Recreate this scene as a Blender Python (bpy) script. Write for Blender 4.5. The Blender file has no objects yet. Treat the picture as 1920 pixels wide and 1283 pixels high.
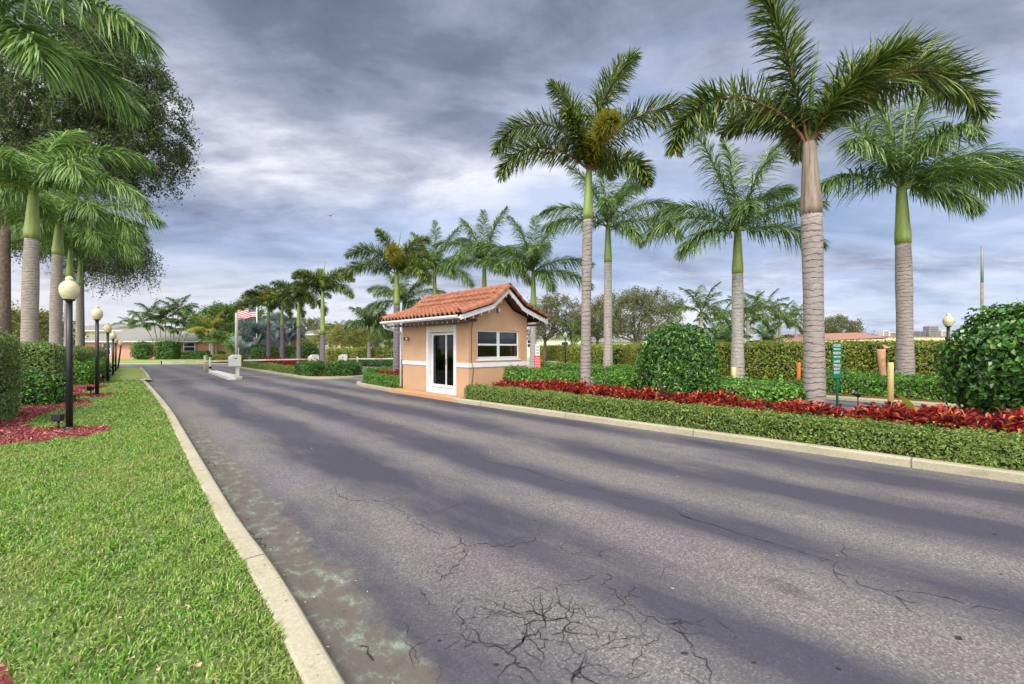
import bpy, math, random
import numpy as np
from mathutils import Vector, Matrix
rng = np.random.default_rng(7); random.seed(7)
PI = math.pi
H, F, HY = 1.6, 820.0, 652.0
scene = bpy.context.scene
col = scene.collection

# ---------------------------------------------------------------- coordinates
def P(px, py, z=0.0):
    Y = F*(H-z)/(py-HY); return np.array([(px-960)/F*Y, Y, z])
def Q(px, Y, z=0.0): return np.array([(px-960)/F*Y, Y, z])
def Zat(py, Y): return H-(py-HY)*Y/F
d1 = np.array([-.684, .729, 0]); d2 = np.array([.729, .684, 0])
RA = math.atan2(.684, .729)
def R(s, t, z=0.0):
    v = d1*s+d2*t; return np.array([v[0], v[1], z])
def ST(p): return float(p[0]*d1[0]+p[1]*d1[1]), float(p[0]*d2[0]+p[1]*d2[1])
def YRow(px, t):            # depth of the row at road offset t seen at column px
    return t/((px-960)/F*.729+.684)

# ---------------------------------------------------------------- materials
def newmat(name):
    m = bpy.data.materials.new(name); m.use_nodes = True
    nt = m.node_tree; b = nt.nodes['Principled BSDF']; return m, nt, b
def N(nt, typ, **kw):
    n = nt.nodes.new(typ)
    for k, v in kw.items():
        if k in n.inputs: n.inputs[k].default_value = v
        else: setattr(n, k, v)
    return n
def L(nt, a, b): nt.links.new(a, b)
def ramp(nt, fac, stops, interp='LINEAR'):
    r = nt.nodes.new('ShaderNodeValToRGB'); r.color_ramp.interpolation = interp
    el = r.color_ramp.elements
    while len(el) < len(stops): el.new(.5)
    for e, (p, c) in zip(el, stops):
        e.position = p; e.color = (*c, 1) if len(c) == 3 else c
    L(nt, fac, r.inputs[0]); return r.outputs[0]
def mixc(nt, fac, a, b, blend='MIX'):
    m = nt.nodes.new('ShaderNodeMix'); m.data_type = 'RGBA'; m.blend_type = blend
    for s, v in ((m.inputs[0], fac), (m.inputs[6], a), (m.inputs[7], b)):
        if hasattr(v, 'is_linked'): L(nt, v, s)
        elif isinstance(v, (int, float)): s.default_value = v
        else: s.default_value = (*v, 1)
    return m.outputs[2]
def math_(nt, op, a, b=None, clamp=False):
    m = nt.nodes.new('ShaderNodeMath'); m.operation = op; m.use_clamp = clamp
    for i, v in enumerate((a, b)):
        if v is None: continue
        if hasattr(v, 'is_linked'): L(nt, v, m.inputs[i])
        else: m.inputs[i].default_value = v
    return m.outputs[0]
def noise(nt, vec, scale, detail=4, rough=.55, dist=0):
    n = N(nt, 'ShaderNodeTexNoise'); n.inputs['Scale'].default_value = scale
    n.inputs['Detail'].default_value = detail; n.inputs['Roughness'].default_value = rough
    n.inputs['Distortion'].default_value = dist
    L(nt, vec, n.inputs['Vector']); return n.outputs[0]
def objco(nt, scale=(1, 1, 1), rot=(0, 0, 0)):
    t = N(nt, 'ShaderNodeTexCoord'); m = N(nt, 'ShaderNodeMapping')
    m.inputs['Scale'].default_value = scale; m.inputs['Rotation'].default_value = rot
    L(nt, t.outputs['Object'], m.inputs[0]); return m.outputs[0]
def bump(nt, b, h, strength=.4, dist=.01):
    n = N(nt, 'ShaderNodeBump'); n.inputs['Strength'].default_value = strength
    n.inputs['Distance'].default_value = dist; L(nt, h, n.inputs['Height']); L(nt, n.outputs[0], b.inputs['Normal'])

def plain(name, c, rough=.6, metal=0, var=.12, nscale=6, bmp=0):
    m, nt, b = newmat(name)
    v = objco(nt); n = noise(nt, v, nscale, 5)
    a = tuple(x*(1-var) for x in c); d = tuple(min(1, x*(1+var)) for x in c)
    L(nt, ramp(nt, n, [(.3, a), (.7, d)]), b.inputs['Base Color'])
    b.inputs['Roughness'].default_value = rough; b.inputs['Metallic'].default_value = metal
    if bmp: bump(nt, b, noise(nt, v, 120, 3), bmp, .004)
    return m
def leafmat(name, stops, rough=.45, trans=.25, patch=None, spec=.35):
    """per-leaf random colour along stops; patch=(scale, colour, amount) adds slow variation of kind"""
    m, nt, b = newmat(name)
    g = N(nt, 'ShaderNodeNewGeometry')
    c = ramp(nt, g.outputs['Random Per Island'], stops)
    if patch:
        sc, pc, am = patch
        n = noise(nt, objco(nt), sc, 3)
        f = math_(nt, 'MULTIPLY', ramp(nt, n, [(.45, (0, 0, 0)), (.65, (1, 1, 1))]), am)
        c = mixc(nt, f, c, pc)
    L(nt, c, b.inputs['Base Color']); b.inputs['Roughness'].default_value = rough
    b.inputs['Specular IOR Level'].default_value = spec
    if trans:
        t = N(nt, 'ShaderNodeBsdfTranslucent'); L(nt, c, t.inputs[0])
        mx = N(nt, 'ShaderNodeMixShader'); mx.inputs[0].default_value = trans
        L(nt, b.outputs[0], mx.inputs[1]); L(nt, t.outputs[0], mx.inputs[2])
        L(nt, mx.outputs[0], nt.nodes['Material Output'].inputs[0])
    return m

M = {}
M['fox'] = leafmat('foxtail_leaf', [(0, (.022, .045, .012)), (.4, (.07, .13, .025)), (.75, (.17, .24, .05)), (1, (.38, .40, .11))], trans=.1)
M['foxold'] = leafmat('foxtail_old_leaf', [(0, (.17, .17, .02)), (.5, (.27, .26, .03)), (1, (.36, .33, .06))])
M['royal'] = leafmat('royal_leaf', [(0, (.025, .06, .018)), (.4, (.085, .17, .04)), (.75, (.19, .31, .075)), (1, (.38, .46, .2))], rough=.38, spec=.5)
M['royalleft'] = leafmat('left_royal_leaf', [(0, (.04, .09, .02)), (.4, (.12, .24, .05)), (.75, (.24, .4, .09)), (1, (.42, .52, .24))], rough=.38, spec=.5)
M['coco'] = leafmat('far_palm_leaf', [(0, (.07, .12, .03)), (.6, (.12, .18, .05)), (1, (.22, .25, .08))])
M['yellowpalm'] = leafmat('yellow_palm_leaf', [(0, (.2, .22, .03)), (.6, (.32, .33, .05)), (1, (.42, .4, .1))])
M['silver'] = leafmat('silver_leaf', [(0, (.07, .1, .1)), (.6, (.15, .2, .2)), (1, (.3, .36, .37))])
M['rachis'] = plain('frond_stalk', (.16, .2, .05), .5)
M['rachisred'] = plain('frond_stalk_red', (.17, .075, .04), .6)
M['olive'] = leafmat('oak_leaf', [(0, (.035, .06, .02)), (.6, (.08, .125, .04)), (1, (.17, .22, .08))], rough=.6)
M['oakfar'] = leafmat('far_oak_leaf', [(0, (.1, .12, .05)), (.6, (.17, .19, .08)), (1, (.26, .27, .13))], rough=.6)
M['treegreen'] = leafmat('tree_leaf', [(0, (.04, .1, .02)), (.6, (.09, .18, .03)), (1, (.18, .27, .06))], rough=.5)
M['yelltree'] = leafmat('yellow_tree_leaf', [(0, (.14, .16, .03)), (.6, (.24, .25, .06)), (1, (.34, .33, .1))], rough=.6)
M['hedge'] = leafmat('hedge_leaf', [(0, (.05, .105, .018)), (.4, (.13, .22, .04)), (.75, (.25, .35, .08)), (1, (.42, .48, .18))], patch=(1.2, (.28, .36, .1), .4))
M['hedgetall'] = leafmat('tall_hedge_leaf', [(0, (.09, .13, .02)), (.45, (.25, .33, .05)), (.85, (.44, .5, .11)), (1, (.5, .42, .17))], patch=(.6, (.26, .28, .06), .5))
M['hedgeleft'] = leafmat('left_hedge_leaf', [(0, (.07, .14, .035)), (.5, (.18, .3, .08)), (.85, (.32, .44, .15)), (1, (.4, .36, .16))], patch=(.9, (.3, .33, .13), .45))
M['bush'] = leafmat('glossy_bush_leaf', [(0, (.015, .045, .01)), (.4, (.04, .12, .02)), (.75, (.09, .24, .04)), (.95, (.18, .38, .06)), (1, (.34, .42, .1))], rough=.3, spec=.6, trans=.2)
M['bushlow'] = leafmat('low_bush_leaf', [(0, (.05, .13, .025)), (.5, (.11, .27, .04)), (.85, (.2, .41, .06)), (1, (.35, .55, .12))], rough=.35, spec=.5)
M['limehedge'] = leafmat('lime_hedge_leaf', [(0, (.12, .18, .02)), (.6, (.25, .32, .04)), (1, (.4, .42, .06))])
M['croton'] = leafmat('croton_leaf', [(0, (.025, .006, .01)), (.38, (.1, .008, .018)), (.62, (.36, .018, .03)), (.84, (.6, .06, .04)), (.95, (.62, .2, .05)), (1, (.2, .2, .03))], rough=.35, spec=.4, patch=(1.9, (.62, .09, .04), .55))
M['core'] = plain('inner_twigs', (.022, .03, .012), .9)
M['mulch'] = leafmat('red_mulch', [(0, (.09, .02, .02)), (.4, (.26, .045, .05)), (.75, (.42, .1, .1)), (.9, (.55, .3, .26)), (1, (.3, .2, .12))], rough=.9, trans=0)
M['deadleaf'] = leafmat('dead_leaf', [(0, (.3, .17, .07)), (.5, (.5, .36, .18)), (1, (.62, .55, .38))], rough=.8, trans=.1)
M['grassb'] = leafmat('grass_blade', [(0, (.05, .125, .02)), (.3, (.12, .28, .035)), (.62, (.23, .44, .055)), (.84, (.38, .55, .12)), (.89, (.44, .39, .2)), (1, (.58, .5, .33))], rough=.5, trans=.3, patch=(1.3, (.34, .38, .12), .6))
M['cement'] = plain('white_painted_concrete', (.6, .6, .58), .8, var=.1, nscale=3)
M['white'] = plain('white_paint', (.72, .72, .74), .5, var=.05)
M['offwhite'] = plain('off_white_metal', (.55, .56, .52), .5, var=.08)
M['black'] = plain('black_metal', (.012, .012, .016), .35, var=.2)
M['armwhite'] = plain('barrier_white', (.62, .58, .6), .6, var=.12, nscale=2); M['armred'] = plain('barrier_faded_red', (.6, .4, .4), .6, var=.1)
M['yellow'] = plain('yellow_paint', (.7, .6, .27), .5, var=.08)
M['orange'] = plain('orange_plastic', (.6, .19, .05), .5)
M['stumpwood'] = plain('cut_wood', (.42, .22, .13), .8, nscale=9, var=.25)
M['wood'] = plain('grey_wood', (.2, .17, .14), .9, nscale=5, var=.25)
M['bark'] = plain('bark', (.17, .12, .1), .95, nscale=9, var=.45, bmp=.6)
M['barkgrey'] = plain('bark_grey', (.2, .18, .15), .95, nscale=9, var=.35)
M['pink'] = plain('pink_stucco', (.58, .28, .21), .9, var=.05)
M['cream'] = plain('cream_stucco', (.62, .55, .38), .9, var=.05)
M['palegreen'] = plain('pale_stucco', (.6, .64, .46), .9, var=.05)
M['roofgrey'] = plain('grey_roof', (.2, .2, .185), .9, var=.08, nscale=2)
M['roofbrown'] = plain('brown_roof', (.3, .15, .11), .9, var=.2, nscale=8)
M['darkwood'] = plain('soffit_wood', (.1, .04, .02), .8)
M['acgrey'] = plain('grey_metal_box', (.2, .22, .22), .6)
M['glassdark'] = plain('dark_window', (.02, .03, .05), .1, var=.2)
M['signgreen'] = plain('green_sign', (.0, .16, .11), .4, var=.05)
M['signred'] = plain('red_sign', (.62, .03, .04), .4, var=.05)
M['lettering'] = plain('lettering', (.75, .78, .78), .5, var=.02)
M['letgrey'] = plain('grey_lettering', (.25, .3, .38), .5, var=.02)
M['redk'] = plain('red_kerb_paint', (.5, .1, .06), .7)
M['flagred'] = plain('flag_red', (.55, .04, .05), .8); M['flagblue'] = plain('flag_blue', (.03, .05, .22), .8); M['flagwhite'] = plain('flag_white', (.75, .72, .72), .8)
M['floorin'] = plain('inside_floor', (.12, .1, .09), .7)
M['wallin'] = plain('inside_wall', (.3, .26, .22), .9)
M['chairwood'] = plain('chair_wood', (.35, .12, .06), .5)
M['blind'] = plain('window_blind', (.5, .5, .5), .6)

def mat_trunk(name, base, dark, freq, bands=True):
    m, nt, b = newmat(name); v = objco(nt)
    sx = N(nt, 'ShaderNodeSeparateXYZ'); L(nt, v, sx.inputs[0])
    nd = noise(nt, v, 1.6, 3)
    zz = math_(nt, 'ADD', sx.outputs[2], math_(nt, 'ADD', math_(nt, 'MULTIPLY', nd, .34), math_(nt, 'MULTIPLY', noise(nt, v, 14, 4, .6), .05)))
    fr = math_(nt, 'FRACT', math_(nt, 'MULTIPLY', zz, freq))
    nn = noise(nt, objco(nt, (3, 3, 9)), 2.2, 7, .7)
    c = ramp(nt, nn, [(.28, tuple(x*.62 for x in base)), (.5, base), (.75, tuple(min(1, x*1.3) for x in base))])
    line = ramp(nt, fr, [(0, (1, 1, 1)), (.06, (1, 1, 1)), (.16, (0, 0, 0)), (.9, (0, 0, 0)), (1, (.5, .5, .5))])
    lm = math_(nt, 'MULTIPLY', line, ramp(nt, noise(nt, v, 5, 3), [(.35, (.15,)*3), (.6, (.9,)*3)]))
    pt = noise(nt, objco(nt, (2, 2, 1)), 1.1, 5, .6)
    c = mixc(nt, math_(nt, 'MULTIPLY', ramp(nt, pt, [(.5, (0, 0, 0)), (.7, (1, 1, 1))]), .45), c, tuple(x*.5 for x in base))
    c = mixc(nt, lm, c, dark)
    L(nt, c, b.inputs['Base Color']); b.inputs['Roughness'].default_value = .9
    bump(nt, b, math_(nt, 'SUBTRACT', math_(nt, 'MULTIPLY', nn, .5), lm), .7, .02)
    return m
M['trunk'] = mat_trunk('palm_trunk', (.29, .25, .235), (.05, .04, .04), 9)
M['trunkpale'] = mat_trunk('palm_trunk_pale', (.36, .33, .31), (.12, .1, .1), 7)
M['trunkleft'] = mat_trunk('palm_trunk_left', (.33, .29, .26), (.14, .09, .07), 11)
M['trunkpurple'] = mat_trunk('palm_trunk_dark', (.19, .16, .19), (.05, .04, .05), 8)
def mat_shaft():
    m, nt, b = newmat('crownshaft'); v = objco(nt, (6, 6, .8))
    n = noise(nt, v, 1.5, 4)
    L(nt, ramp(nt, n, [(.3, (.14, .21, .04)), (.55, (.22, .3, .07)), (.8, (.36, .37, .13))]), b.inputs['Base Color'])
    b.inputs['Roughness'].default_value = .4; return m
M['shaft'] = mat_shaft()
m_, nt, b = newmat('crownshaft_dry'); n = noise(nt, objco(nt, (7, 7, .6)), 2, 6, .65)
L(nt, ramp(nt, n, [(.3, (.09, .065, .05)), (.5, (.23, .175, .14)), (.7, (.34, .29, .25))]), b.inputs['Base Color']); b.inputs['Roughness'].default_value = .8; M['shaftdry'] = m_

def mat_stucco():
    m, nt, b = newmat('peach_stucco'); v = objco(nt)
    n = noise(nt, v, 1.3, 5, .6); n2 = noise(nt, v, 60, 4)
    streak = noise(nt, objco(nt, (7, 7, .5)), 1.6, 4)
    c = ramp(nt, n, [(.3, (.49, .295, .175)), (.6, (.56, .35, .215)), (.8, (.6, .4, .27))])
    c = mixc(nt, math_(nt, 'MULTIPLY', ramp(nt, streak, [(.55, (0, 0, 0)), (.75, (1, 1, 1))]), .3), c, (.42, .27, .17))
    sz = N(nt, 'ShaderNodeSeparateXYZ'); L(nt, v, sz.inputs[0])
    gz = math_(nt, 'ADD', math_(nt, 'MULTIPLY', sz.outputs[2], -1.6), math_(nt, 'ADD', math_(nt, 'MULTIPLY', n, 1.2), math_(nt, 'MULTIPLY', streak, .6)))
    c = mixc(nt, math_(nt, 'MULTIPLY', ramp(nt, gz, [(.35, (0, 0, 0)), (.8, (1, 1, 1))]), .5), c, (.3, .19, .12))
    c = mixc(nt, .35, c, ramp(nt, n2, [(.35, (.3, .165, .09)), (.65, (.72, .47, .3))]))
    L(nt, c, b.inputs['Base Color']); b.inputs['Roughness'].default_value = .9
    bump(nt, b, n2, .35, .006); return m
M['stucco'] = mat_stucco()
def mat_tile():
    m, nt, b = newmat('terracotta_tile'); v = objco(nt)
    g = N(nt, 'ShaderNodeNewGeometry')
    c = ramp(nt, g.outputs['Random Per Island'], [(0, (.24, .085, .045)), (.5, (.3, .11, .058)), (.9, (.35, .14, .075)), (1, (.2, .08, .05))])
    st = noise(nt, v, 9, 6, .65)
    c = mixc(nt, math_(nt, 'MULTIPLY', ramp(nt, st, [(.5, (0, 0, 0)), (.75, (1, 1, 1))]), .35), c, (.17, .08, .055))
    L(nt, c, b.inputs['Base Color']); b.inputs['Roughness'].default_value = .75
    bump(nt, b, noise(nt, v, 80, 3), .2, .004); return m
M['tile'] = mat_tile()
def mat_kerb():
    m, nt, b = newmat('kerb_concrete'); v = objco(nt)
    n = noise(nt, v, 1.1, 5); n2 = noise(nt, v, 45, 5, .7); n3 = noise(nt, v, 14, 6, .7)
    c = ramp(nt, n, [(.3, (.29, .262, .18)), (.6, (.38, .345, .25)), (.8, (.43, .40, .31))])
    c = mixc(nt, .3, c, ramp(nt, n2, [(.3, (.18, .16, .12)), (.6, (.52, .48, .37))]))
    c = mixc(nt, math_(nt, 'MULTIPLY', ramp(nt, n3, [(.6, (0, 0, 0)), (.7, (1, 1, 1))]), .55), c, (.17, .15, .11))
    q = N(nt, 'ShaderNodeSeparateXYZ'); L(nt, objco(nt, (1, 1, 1), (0, 0, -RA)), q.inputs[0])
    fr = math_(nt, 'FRACT', math_(nt, 'DIVIDE', math_(nt, 'ADD', q.outputs[1], 40), 2.9))
    jm = ramp(nt, fr, [(0, (1, 1, 1)), (.004, (1, 1, 1)), (.006, (0, 0, 0))], 'LINEAR')
    c = mixc(nt, math_(nt, 'MULTIPLY', jm, .8), c, (.07, .06, .05))
    n4 = noise(nt, objco(nt, (1.5, 1.5, 5)), 1.7, 6, .7)
    c = mixc(nt, math_(nt, 'MULTIPLY', ramp(nt, n4, [(.55, (0, 0, 0)), (.68, (1, 1, 1))]), .4), c, (.16, .15, .11))
    L(nt, c, b.inputs['Base Color']); b.inputs['Roughness'].default_value = .9
    bump(nt, b, n2, .4, .004); return m
M['kerb'] = mat_kerb()
def mat_globe():
    m, nt, b = newmat('lamp_globe'); b.inputs['Base Color'].default_value = (.62, .57, .36, 1)
    b.inputs['Roughness'].default_value = .3; b.inputs['Subsurface Weight'].default_value = .15; b.inputs['Subsurface Radius'].default_value = (.05, .05, .04)
    L(nt, ramp(nt, noise(nt, objco(nt), 12, 4), [(.3, (.55, .5, .3)), (.7, (.66, .62, .42))]), b.inputs['Base Color']); return m
M['globe'] = mat_globe()
def mat_glass():
    m, nt, b = newmat('window_glass'); out = nt.nodes['Material Output']
    g = N(nt, 'ShaderNodeBsdfGlossy', Roughness=.02); g.inputs[0].default_value = (.9, .95, .95, 1)
    t = N(nt, 'ShaderNodeBsdfTransparent'); t.inputs[0].default_value = (.55, .6, .58, 1)
    fz = N(nt, 'ShaderNodeFresnel'); fz.inputs[0].default_value = 1.42
    mx = N(nt, 'ShaderNodeMixShader'); L(nt, fz.outputs[0], mx.inputs[0]); L(nt, t.outputs[0], mx.inputs[1]); L(nt, g.outputs[0], mx.inputs[2])
    L(nt, mx.outputs[0], out.inputs[0]); return m
M['glass'] = mat_glass()

def mat_grass_ground(name, cols):
    m, nt, b = newmat(name); v = objco(nt)
    n = noise(nt, v, .5, 6, .6); n2 = noise(nt, v, 30, 4, .7)
    c = ramp(nt, n, [(.3, cols[0]), (.5, cols[1]), (.72, cols[2])])
    c = mixc(nt, .35, c, ramp(nt, n2, [(.35, tuple(x*.4 for x in cols[0])), (.65, tuple(x*1.4 for x in cols[2]))]))
    L(nt, c, b.inputs['Base Color']); b.inputs['Roughness'].default_value = .95
    bump(nt, b, n2, .8, .03); return m
M['lawn'] = mat_grass_ground('lawn_ground', [(.075, .12, .03), (.11, .17, .04), (.15, .2, .06)])
M['fargrass'] = mat_grass_ground('far_grass', [(.15, .23, .04), (.22, .3, .055), (.3, .35, .09)])
M['soil'] = mat_grass_ground('bed_soil', [(.12, .03, .025), (.2, .045, .04), (.28, .07, .06)])

def mat_road():
    m, nt, b = newmat('asphalt')
    t = N(nt, 'ShaderNodeTexCoord')
    mp = N(nt, 'ShaderNodeMapping'); mp.vector_type = 'POINT'
    mp.inputs['Rotation'].default_value = (0, 0, -RA)   # x -> across (t), y -> along (s)
    L(nt, t.outputs['Object'], mp.inputs[0])
    v = mp.outputs[0]
    sx = N(nt, 'ShaderNodeSeparateXYZ'); L(nt, v, sx.inputs[0]); T, S = sx.outputs[0], sx.outputs[1]
    def sc(x, y, z=1, ox=0.0):
        q = N(nt, 'ShaderNodeMapping'); q.inputs['Scale'].default_value = (x, y, z); q.inputs['Location'].default_value = (ox, ox*.7, 0)
        L(nt, v, q.inputs[0]); return q.outputs[0]
    # warped across-coordinate, worn bands every ~1 m across the road
    wob = noise(nt, sc(.35, .16, 1, 3.1), 1, 3)
    Tw = math_(nt, 'ADD', T, math_(nt, 'MULTIPLY', wob, 1.1))
    wave = math_(nt, 'SINE', math_(nt, 'MULTIPLY', math_(nt, 'SUBTRACT', Tw, .35), 4.05))
    brk = noise(nt, sc(.75, .17, 1, 9.4), 1, 5, .6)
    fine = noise(nt, sc(1.6, .5, 1, 2.2), 1.5, 5, .65)
    w = math_(nt, 'ADD', math_(nt, 'MULTIPLY', wave, .145), math_(nt, 'ADD', math_(nt, 'MULTIPLY', brk, .62), math_(nt, 'MULTIPLY', fine, .42)))
    worn = ramp(nt, w, [(.39, (0, 0, 0)), (.68, (1, 1, 1))])
    hue = noise(nt, sc(.5, .3, 1, 5.5), 1, 4)
    tan = ramp(nt, hue, [(.3, (.148, .134, .156)), (.48, (.165, .154, .15)), (.6, (.162, .138, .15)), (.8, (.142, .142, .162))])
    seal = ramp(nt, noise(nt, sc(.4, .4, 1, 1.5), 1, 4), [(.35, (.047, .047, .068)), (.6, (.058, .056, .078)), (.8, (.062, .066, .08))])
    c = mixc(nt, worn, seal, tan)
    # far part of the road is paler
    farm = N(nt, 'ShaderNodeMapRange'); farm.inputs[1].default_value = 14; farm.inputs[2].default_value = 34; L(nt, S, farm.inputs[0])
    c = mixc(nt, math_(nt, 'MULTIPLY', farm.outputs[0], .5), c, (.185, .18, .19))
    # oil drips, tyre marks, small repairs
    oil = noise(nt, sc(2.3, 1.1, 1, 6.1), 1.2, 3, .5)
    c = mixc(nt, math_(nt, 'MULTIPLY', ramp(nt, oil, [(.66, (0, 0, 0)), (.74, (1, 1, 1))]), .4), c, (.045, .045, .05))
    # aggregate
    vo = N(nt, 'ShaderNodeTexVoronoi'); vo.inputs['Scale'].default_value = 95; L(nt, v, vo.inputs['Vector'])
    sep = N(nt, 'ShaderNodeSeparateColor'); L(nt, vo.outputs['Color'], sep.inputs[0])
    ag = ramp(nt, sep.outputs[0], [(0, (.4,)*3), (.5, (.82,)*3), (.8, (1.2,)*3), (1, (1.9,)*3)])
    agf = math_(nt, 'ADD', math_(nt, 'MULTIPLY', worn, .45), .25)
    c2 = mixc(nt, 1.0, c, ag, 'MULTIPLY')
    c = mixc(nt, agf, c, c2)
    sp = noise(nt, v, 26, 5, .75)
    c = mixc(nt, math_(nt, 'MULTIPLY', ramp(nt, sp, [(.62, (0, 0, 0)), (.72, (1, 1, 1))]), .45), c, (.05, .045, .05))
    # gutter stain along the left kerb
    tk = math_(nt, 'ADD', math_(nt, 'MULTIPLY', S, .034), .72)
    dd = math_(nt, 'SUBTRACT', T, tk)
    nz = noise(nt, sc(1.5, .9, 1, 7.7), 1.3, 6, .7)
    edge = math_(nt, 'ADD', dd, math_(nt, 'MULTIPLY', nz, -.56))
    dirt = ramp(nt, math_(nt, 'ADD', edge, math_(nt, 'MULTIPLY', noise(nt, v, 9, 6, .75), -.16)), [(0.0, (1, 1, 1)), (.13, (0, 0, 0))])
    nearm = N(nt, 'ShaderNodeMapRange'); nearm.inputs[1].default_value = 9; nearm.inputs[2].default_value = 14; nearm.inputs[3].default_value = 1; nearm.inputs[4].default_value = 0.15; L(nt, S, nearm.inputs[0])
    dirt = math_(nt, 'MULTIPLY', dirt, nearm.outputs[0])
    dn = noise(nt, sc(3, 2, 1, 4.2), 2.4, 7, .75)
    dc = ramp(nt, dn, [(.3, (.05, .047, .04)), (.42, (.12, .105, .085)), (.5, (.125, .105, .095)), (.56, (.15, .16, .125)), (.66, (.27, .31, .26)), (.75, (.4, .44, .38))])
    c = mixc(nt, math_(nt, 'MULTIPLY', dirt, .85), c, dc)
    L(nt, c, b.inputs['Base Color']); b.inputs['Roughness'].default_value = .8; b.inputs['Specular IOR Level'].default_value = .35
    bump(nt, b, math_(nt, 'ADD', sep.outputs[0], sp), .6, .004)
    return m
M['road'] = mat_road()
M['crack'] = plain('crack', (.022, .02, .022), .95)
M['concrete'] = plain('pale_concrete', (.42, .41, .38), .9, nscale=2)
M['strip'] = plain('tan_concrete', (.45, .32, .22), .9, nscale=3)

# ---------------------------------------------------------------- object helpers
used = {}
def setp(o, label=None, cat=None, group=None, kind=None):
    if label: o['label'] = label
    if cat: o['category'] = cat
    if group: o['group'] = group
    if kind: o['kind'] = kind
    return o
def empty(name, loc, rz=0, label=None, cat=None, group=None):
    o = bpy.data.objects.new(name, None); col.objects.link(o)
    o.location = tuple(float(x) for x in loc); o.rotation_euler = (0, 0, rz); o.empty_display_size = .2
    return setp(o, label, cat, group)
def meshobj(name, me, parent=None, loc=(0, 0, 0), **kw):
    o = bpy.data.objects.new(name, me); col.objects.link(o)
    o.location = tuple(float(x) for x in loc)
    if parent: o.parent = parent
    return setp(o, **kw)
class MB:
    """collects shapes, numpy chunks; builds one mesh"""
    def __init__(s): s.v = []; s.f = []; s.m = []; s.n = 0; s.mats = []; s.smooth = []
    def mi(s, mat):
        if mat not in s.mats: s.mats.append(mat)
        return s.mats.index(mat)
    def add(s, verts, faces, mat, smooth=False):
        verts = np.asarray(verts, float).reshape(-1, 3)
        s.v.append(verts); k = s.mi(mat)
        for f in faces: s.f.append([i+s.n for i in f]); s.m.append(k); s.smooth.append(smooth)
        s.n += len(verts)
    def box(s, c, size, mat, rz=0, bevel=0):
        x, y, z = [q/2 for q in size]
        v = np.array([(-x, -y, -z), (x, -y, -z), (x, y, -z), (-x, y, -z), (-x, -y, z), (x, -y, z), (x, y, z), (-x, y, z)])
        if bevel:
            pass
        cs, sn = math.cos(rz), math.sin(rz)
        v = np.stack([v[:, 0]*cs-v[:, 1]*sn, v[:, 0]*sn+v[:, 1]*cs, v[:, 2]], 1)+np.array(c, float)
        s.add(v, [(0, 3, 2, 1), (4, 5, 6, 7), (0, 1, 5, 4), (1, 2, 6, 5), (2, 3, 7, 6), (3, 0, 4, 7)], mat)
    def bx(s, a, b, mat):
        a = np.array(a, float); b = np.array(b, float); s.box((a+b)/2, abs(b-a), mat)
    def lathe(s, prof, mat, c=(0, 0, 0), seg=16, smooth=True, cap=True):
        vs = []; fs = []; n = len(prof)
        for r, z in prof:
            for k in range(seg):
                a = 2*PI*k/seg; vs.append((c[0]+r*math.cos(a), c[1]+r*math.sin(a), c[2]+z))
        for i in range(n-1):
            for k in range(seg):
                a, b2 = i*seg+k, i*seg+(k+1) % seg; fs.append((a, b2, b2+seg, a+seg))
        if cap: fs.append(tuple(range(seg))[::-1]); fs.append(tuple((n-1)*seg+k for k in range(seg)))
        s.add(vs, fs, mat, smooth)
    def tube(s, pts, rad, mat, seg=6, smooth=True):
        pts = np.array(pts, float); n = len(pts); rad = np.broadcast_to(rad, (n,))
        vs = []; fs = []
        for i in range(n):
            t = pts[min(i+1, n-1)]-pts[max(i-1, 0)]; t = t/(np.linalg.norm(t)+1e-9)
            a = np.array([0, 0, 1.]) if abs(t[2]) < .9 else np.array([1., 0, 0])
            u = np.cross(t, a); u /= np.linalg.norm(u); w = np.cross(t, u)
            for k in range(seg):
                q = 2*PI*k/seg; vs.append(pts[i]+rad[i]*(math.cos(q)*u+math.sin(q)*w))
        for i in range(n-1):
            for k in range(seg):
                a, b2 = i*seg+k, i*seg+(k+1) % seg; fs.append((a, a+seg, b2+seg, b2))
        fs.append(tuple(range(seg))); fs.append(tuple((n-1)*seg+k for k in range(seg))[::-1])
        s.add(vs, fs, mat, smooth)
    def prism(s, poly, z0, z1, mat, axis='z'):
        n = len(poly)
        if axis == 'z': v = [(x, y, z0) for x, y in poly]+[(x, y, z1) for x, y in poly]
        elif axis == 'y': v = [(x, z0, y) for x, y in poly]+[(x, z1, y) for x, y in poly]
        else: v = [(z0, x, y) for x, y in poly]+[(z1, x, y) for x, y in poly]
        f = [tuple(range(n))[::-1], tuple(range(n, 2*n))]+[(i, (i+1) % n, (i+1) % n+n, i+n) for i in range(n)]
        s.add(v, f, mat)
    def mesh(s, name):
        me = bpy.data.meshes.new(name)
        v = np.concatenate(s.v) if s.v else np.zeros((0, 3))
        me.from_pydata(v.tolist(), [], s.f)
        for m in s.mats: me.materials.append(m)
        me.polygons.foreach_set('material_index', s.m); me.polygons.foreach_set('use_smooth', s.smooth)
        me.update(); return me
    def build(s, name, parent=None, loc=(0, 0, 0), bevel=0, **kw):
        o = meshobj(name, s.mesh(name), parent, loc, **kw)
        if bevel:
            bv = o.modifiers.new('bevel', 'BEVEL'); bv.width = bevel; bv.segments = 2; bv.limit_method = 'ANGLE'
        return o
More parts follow.
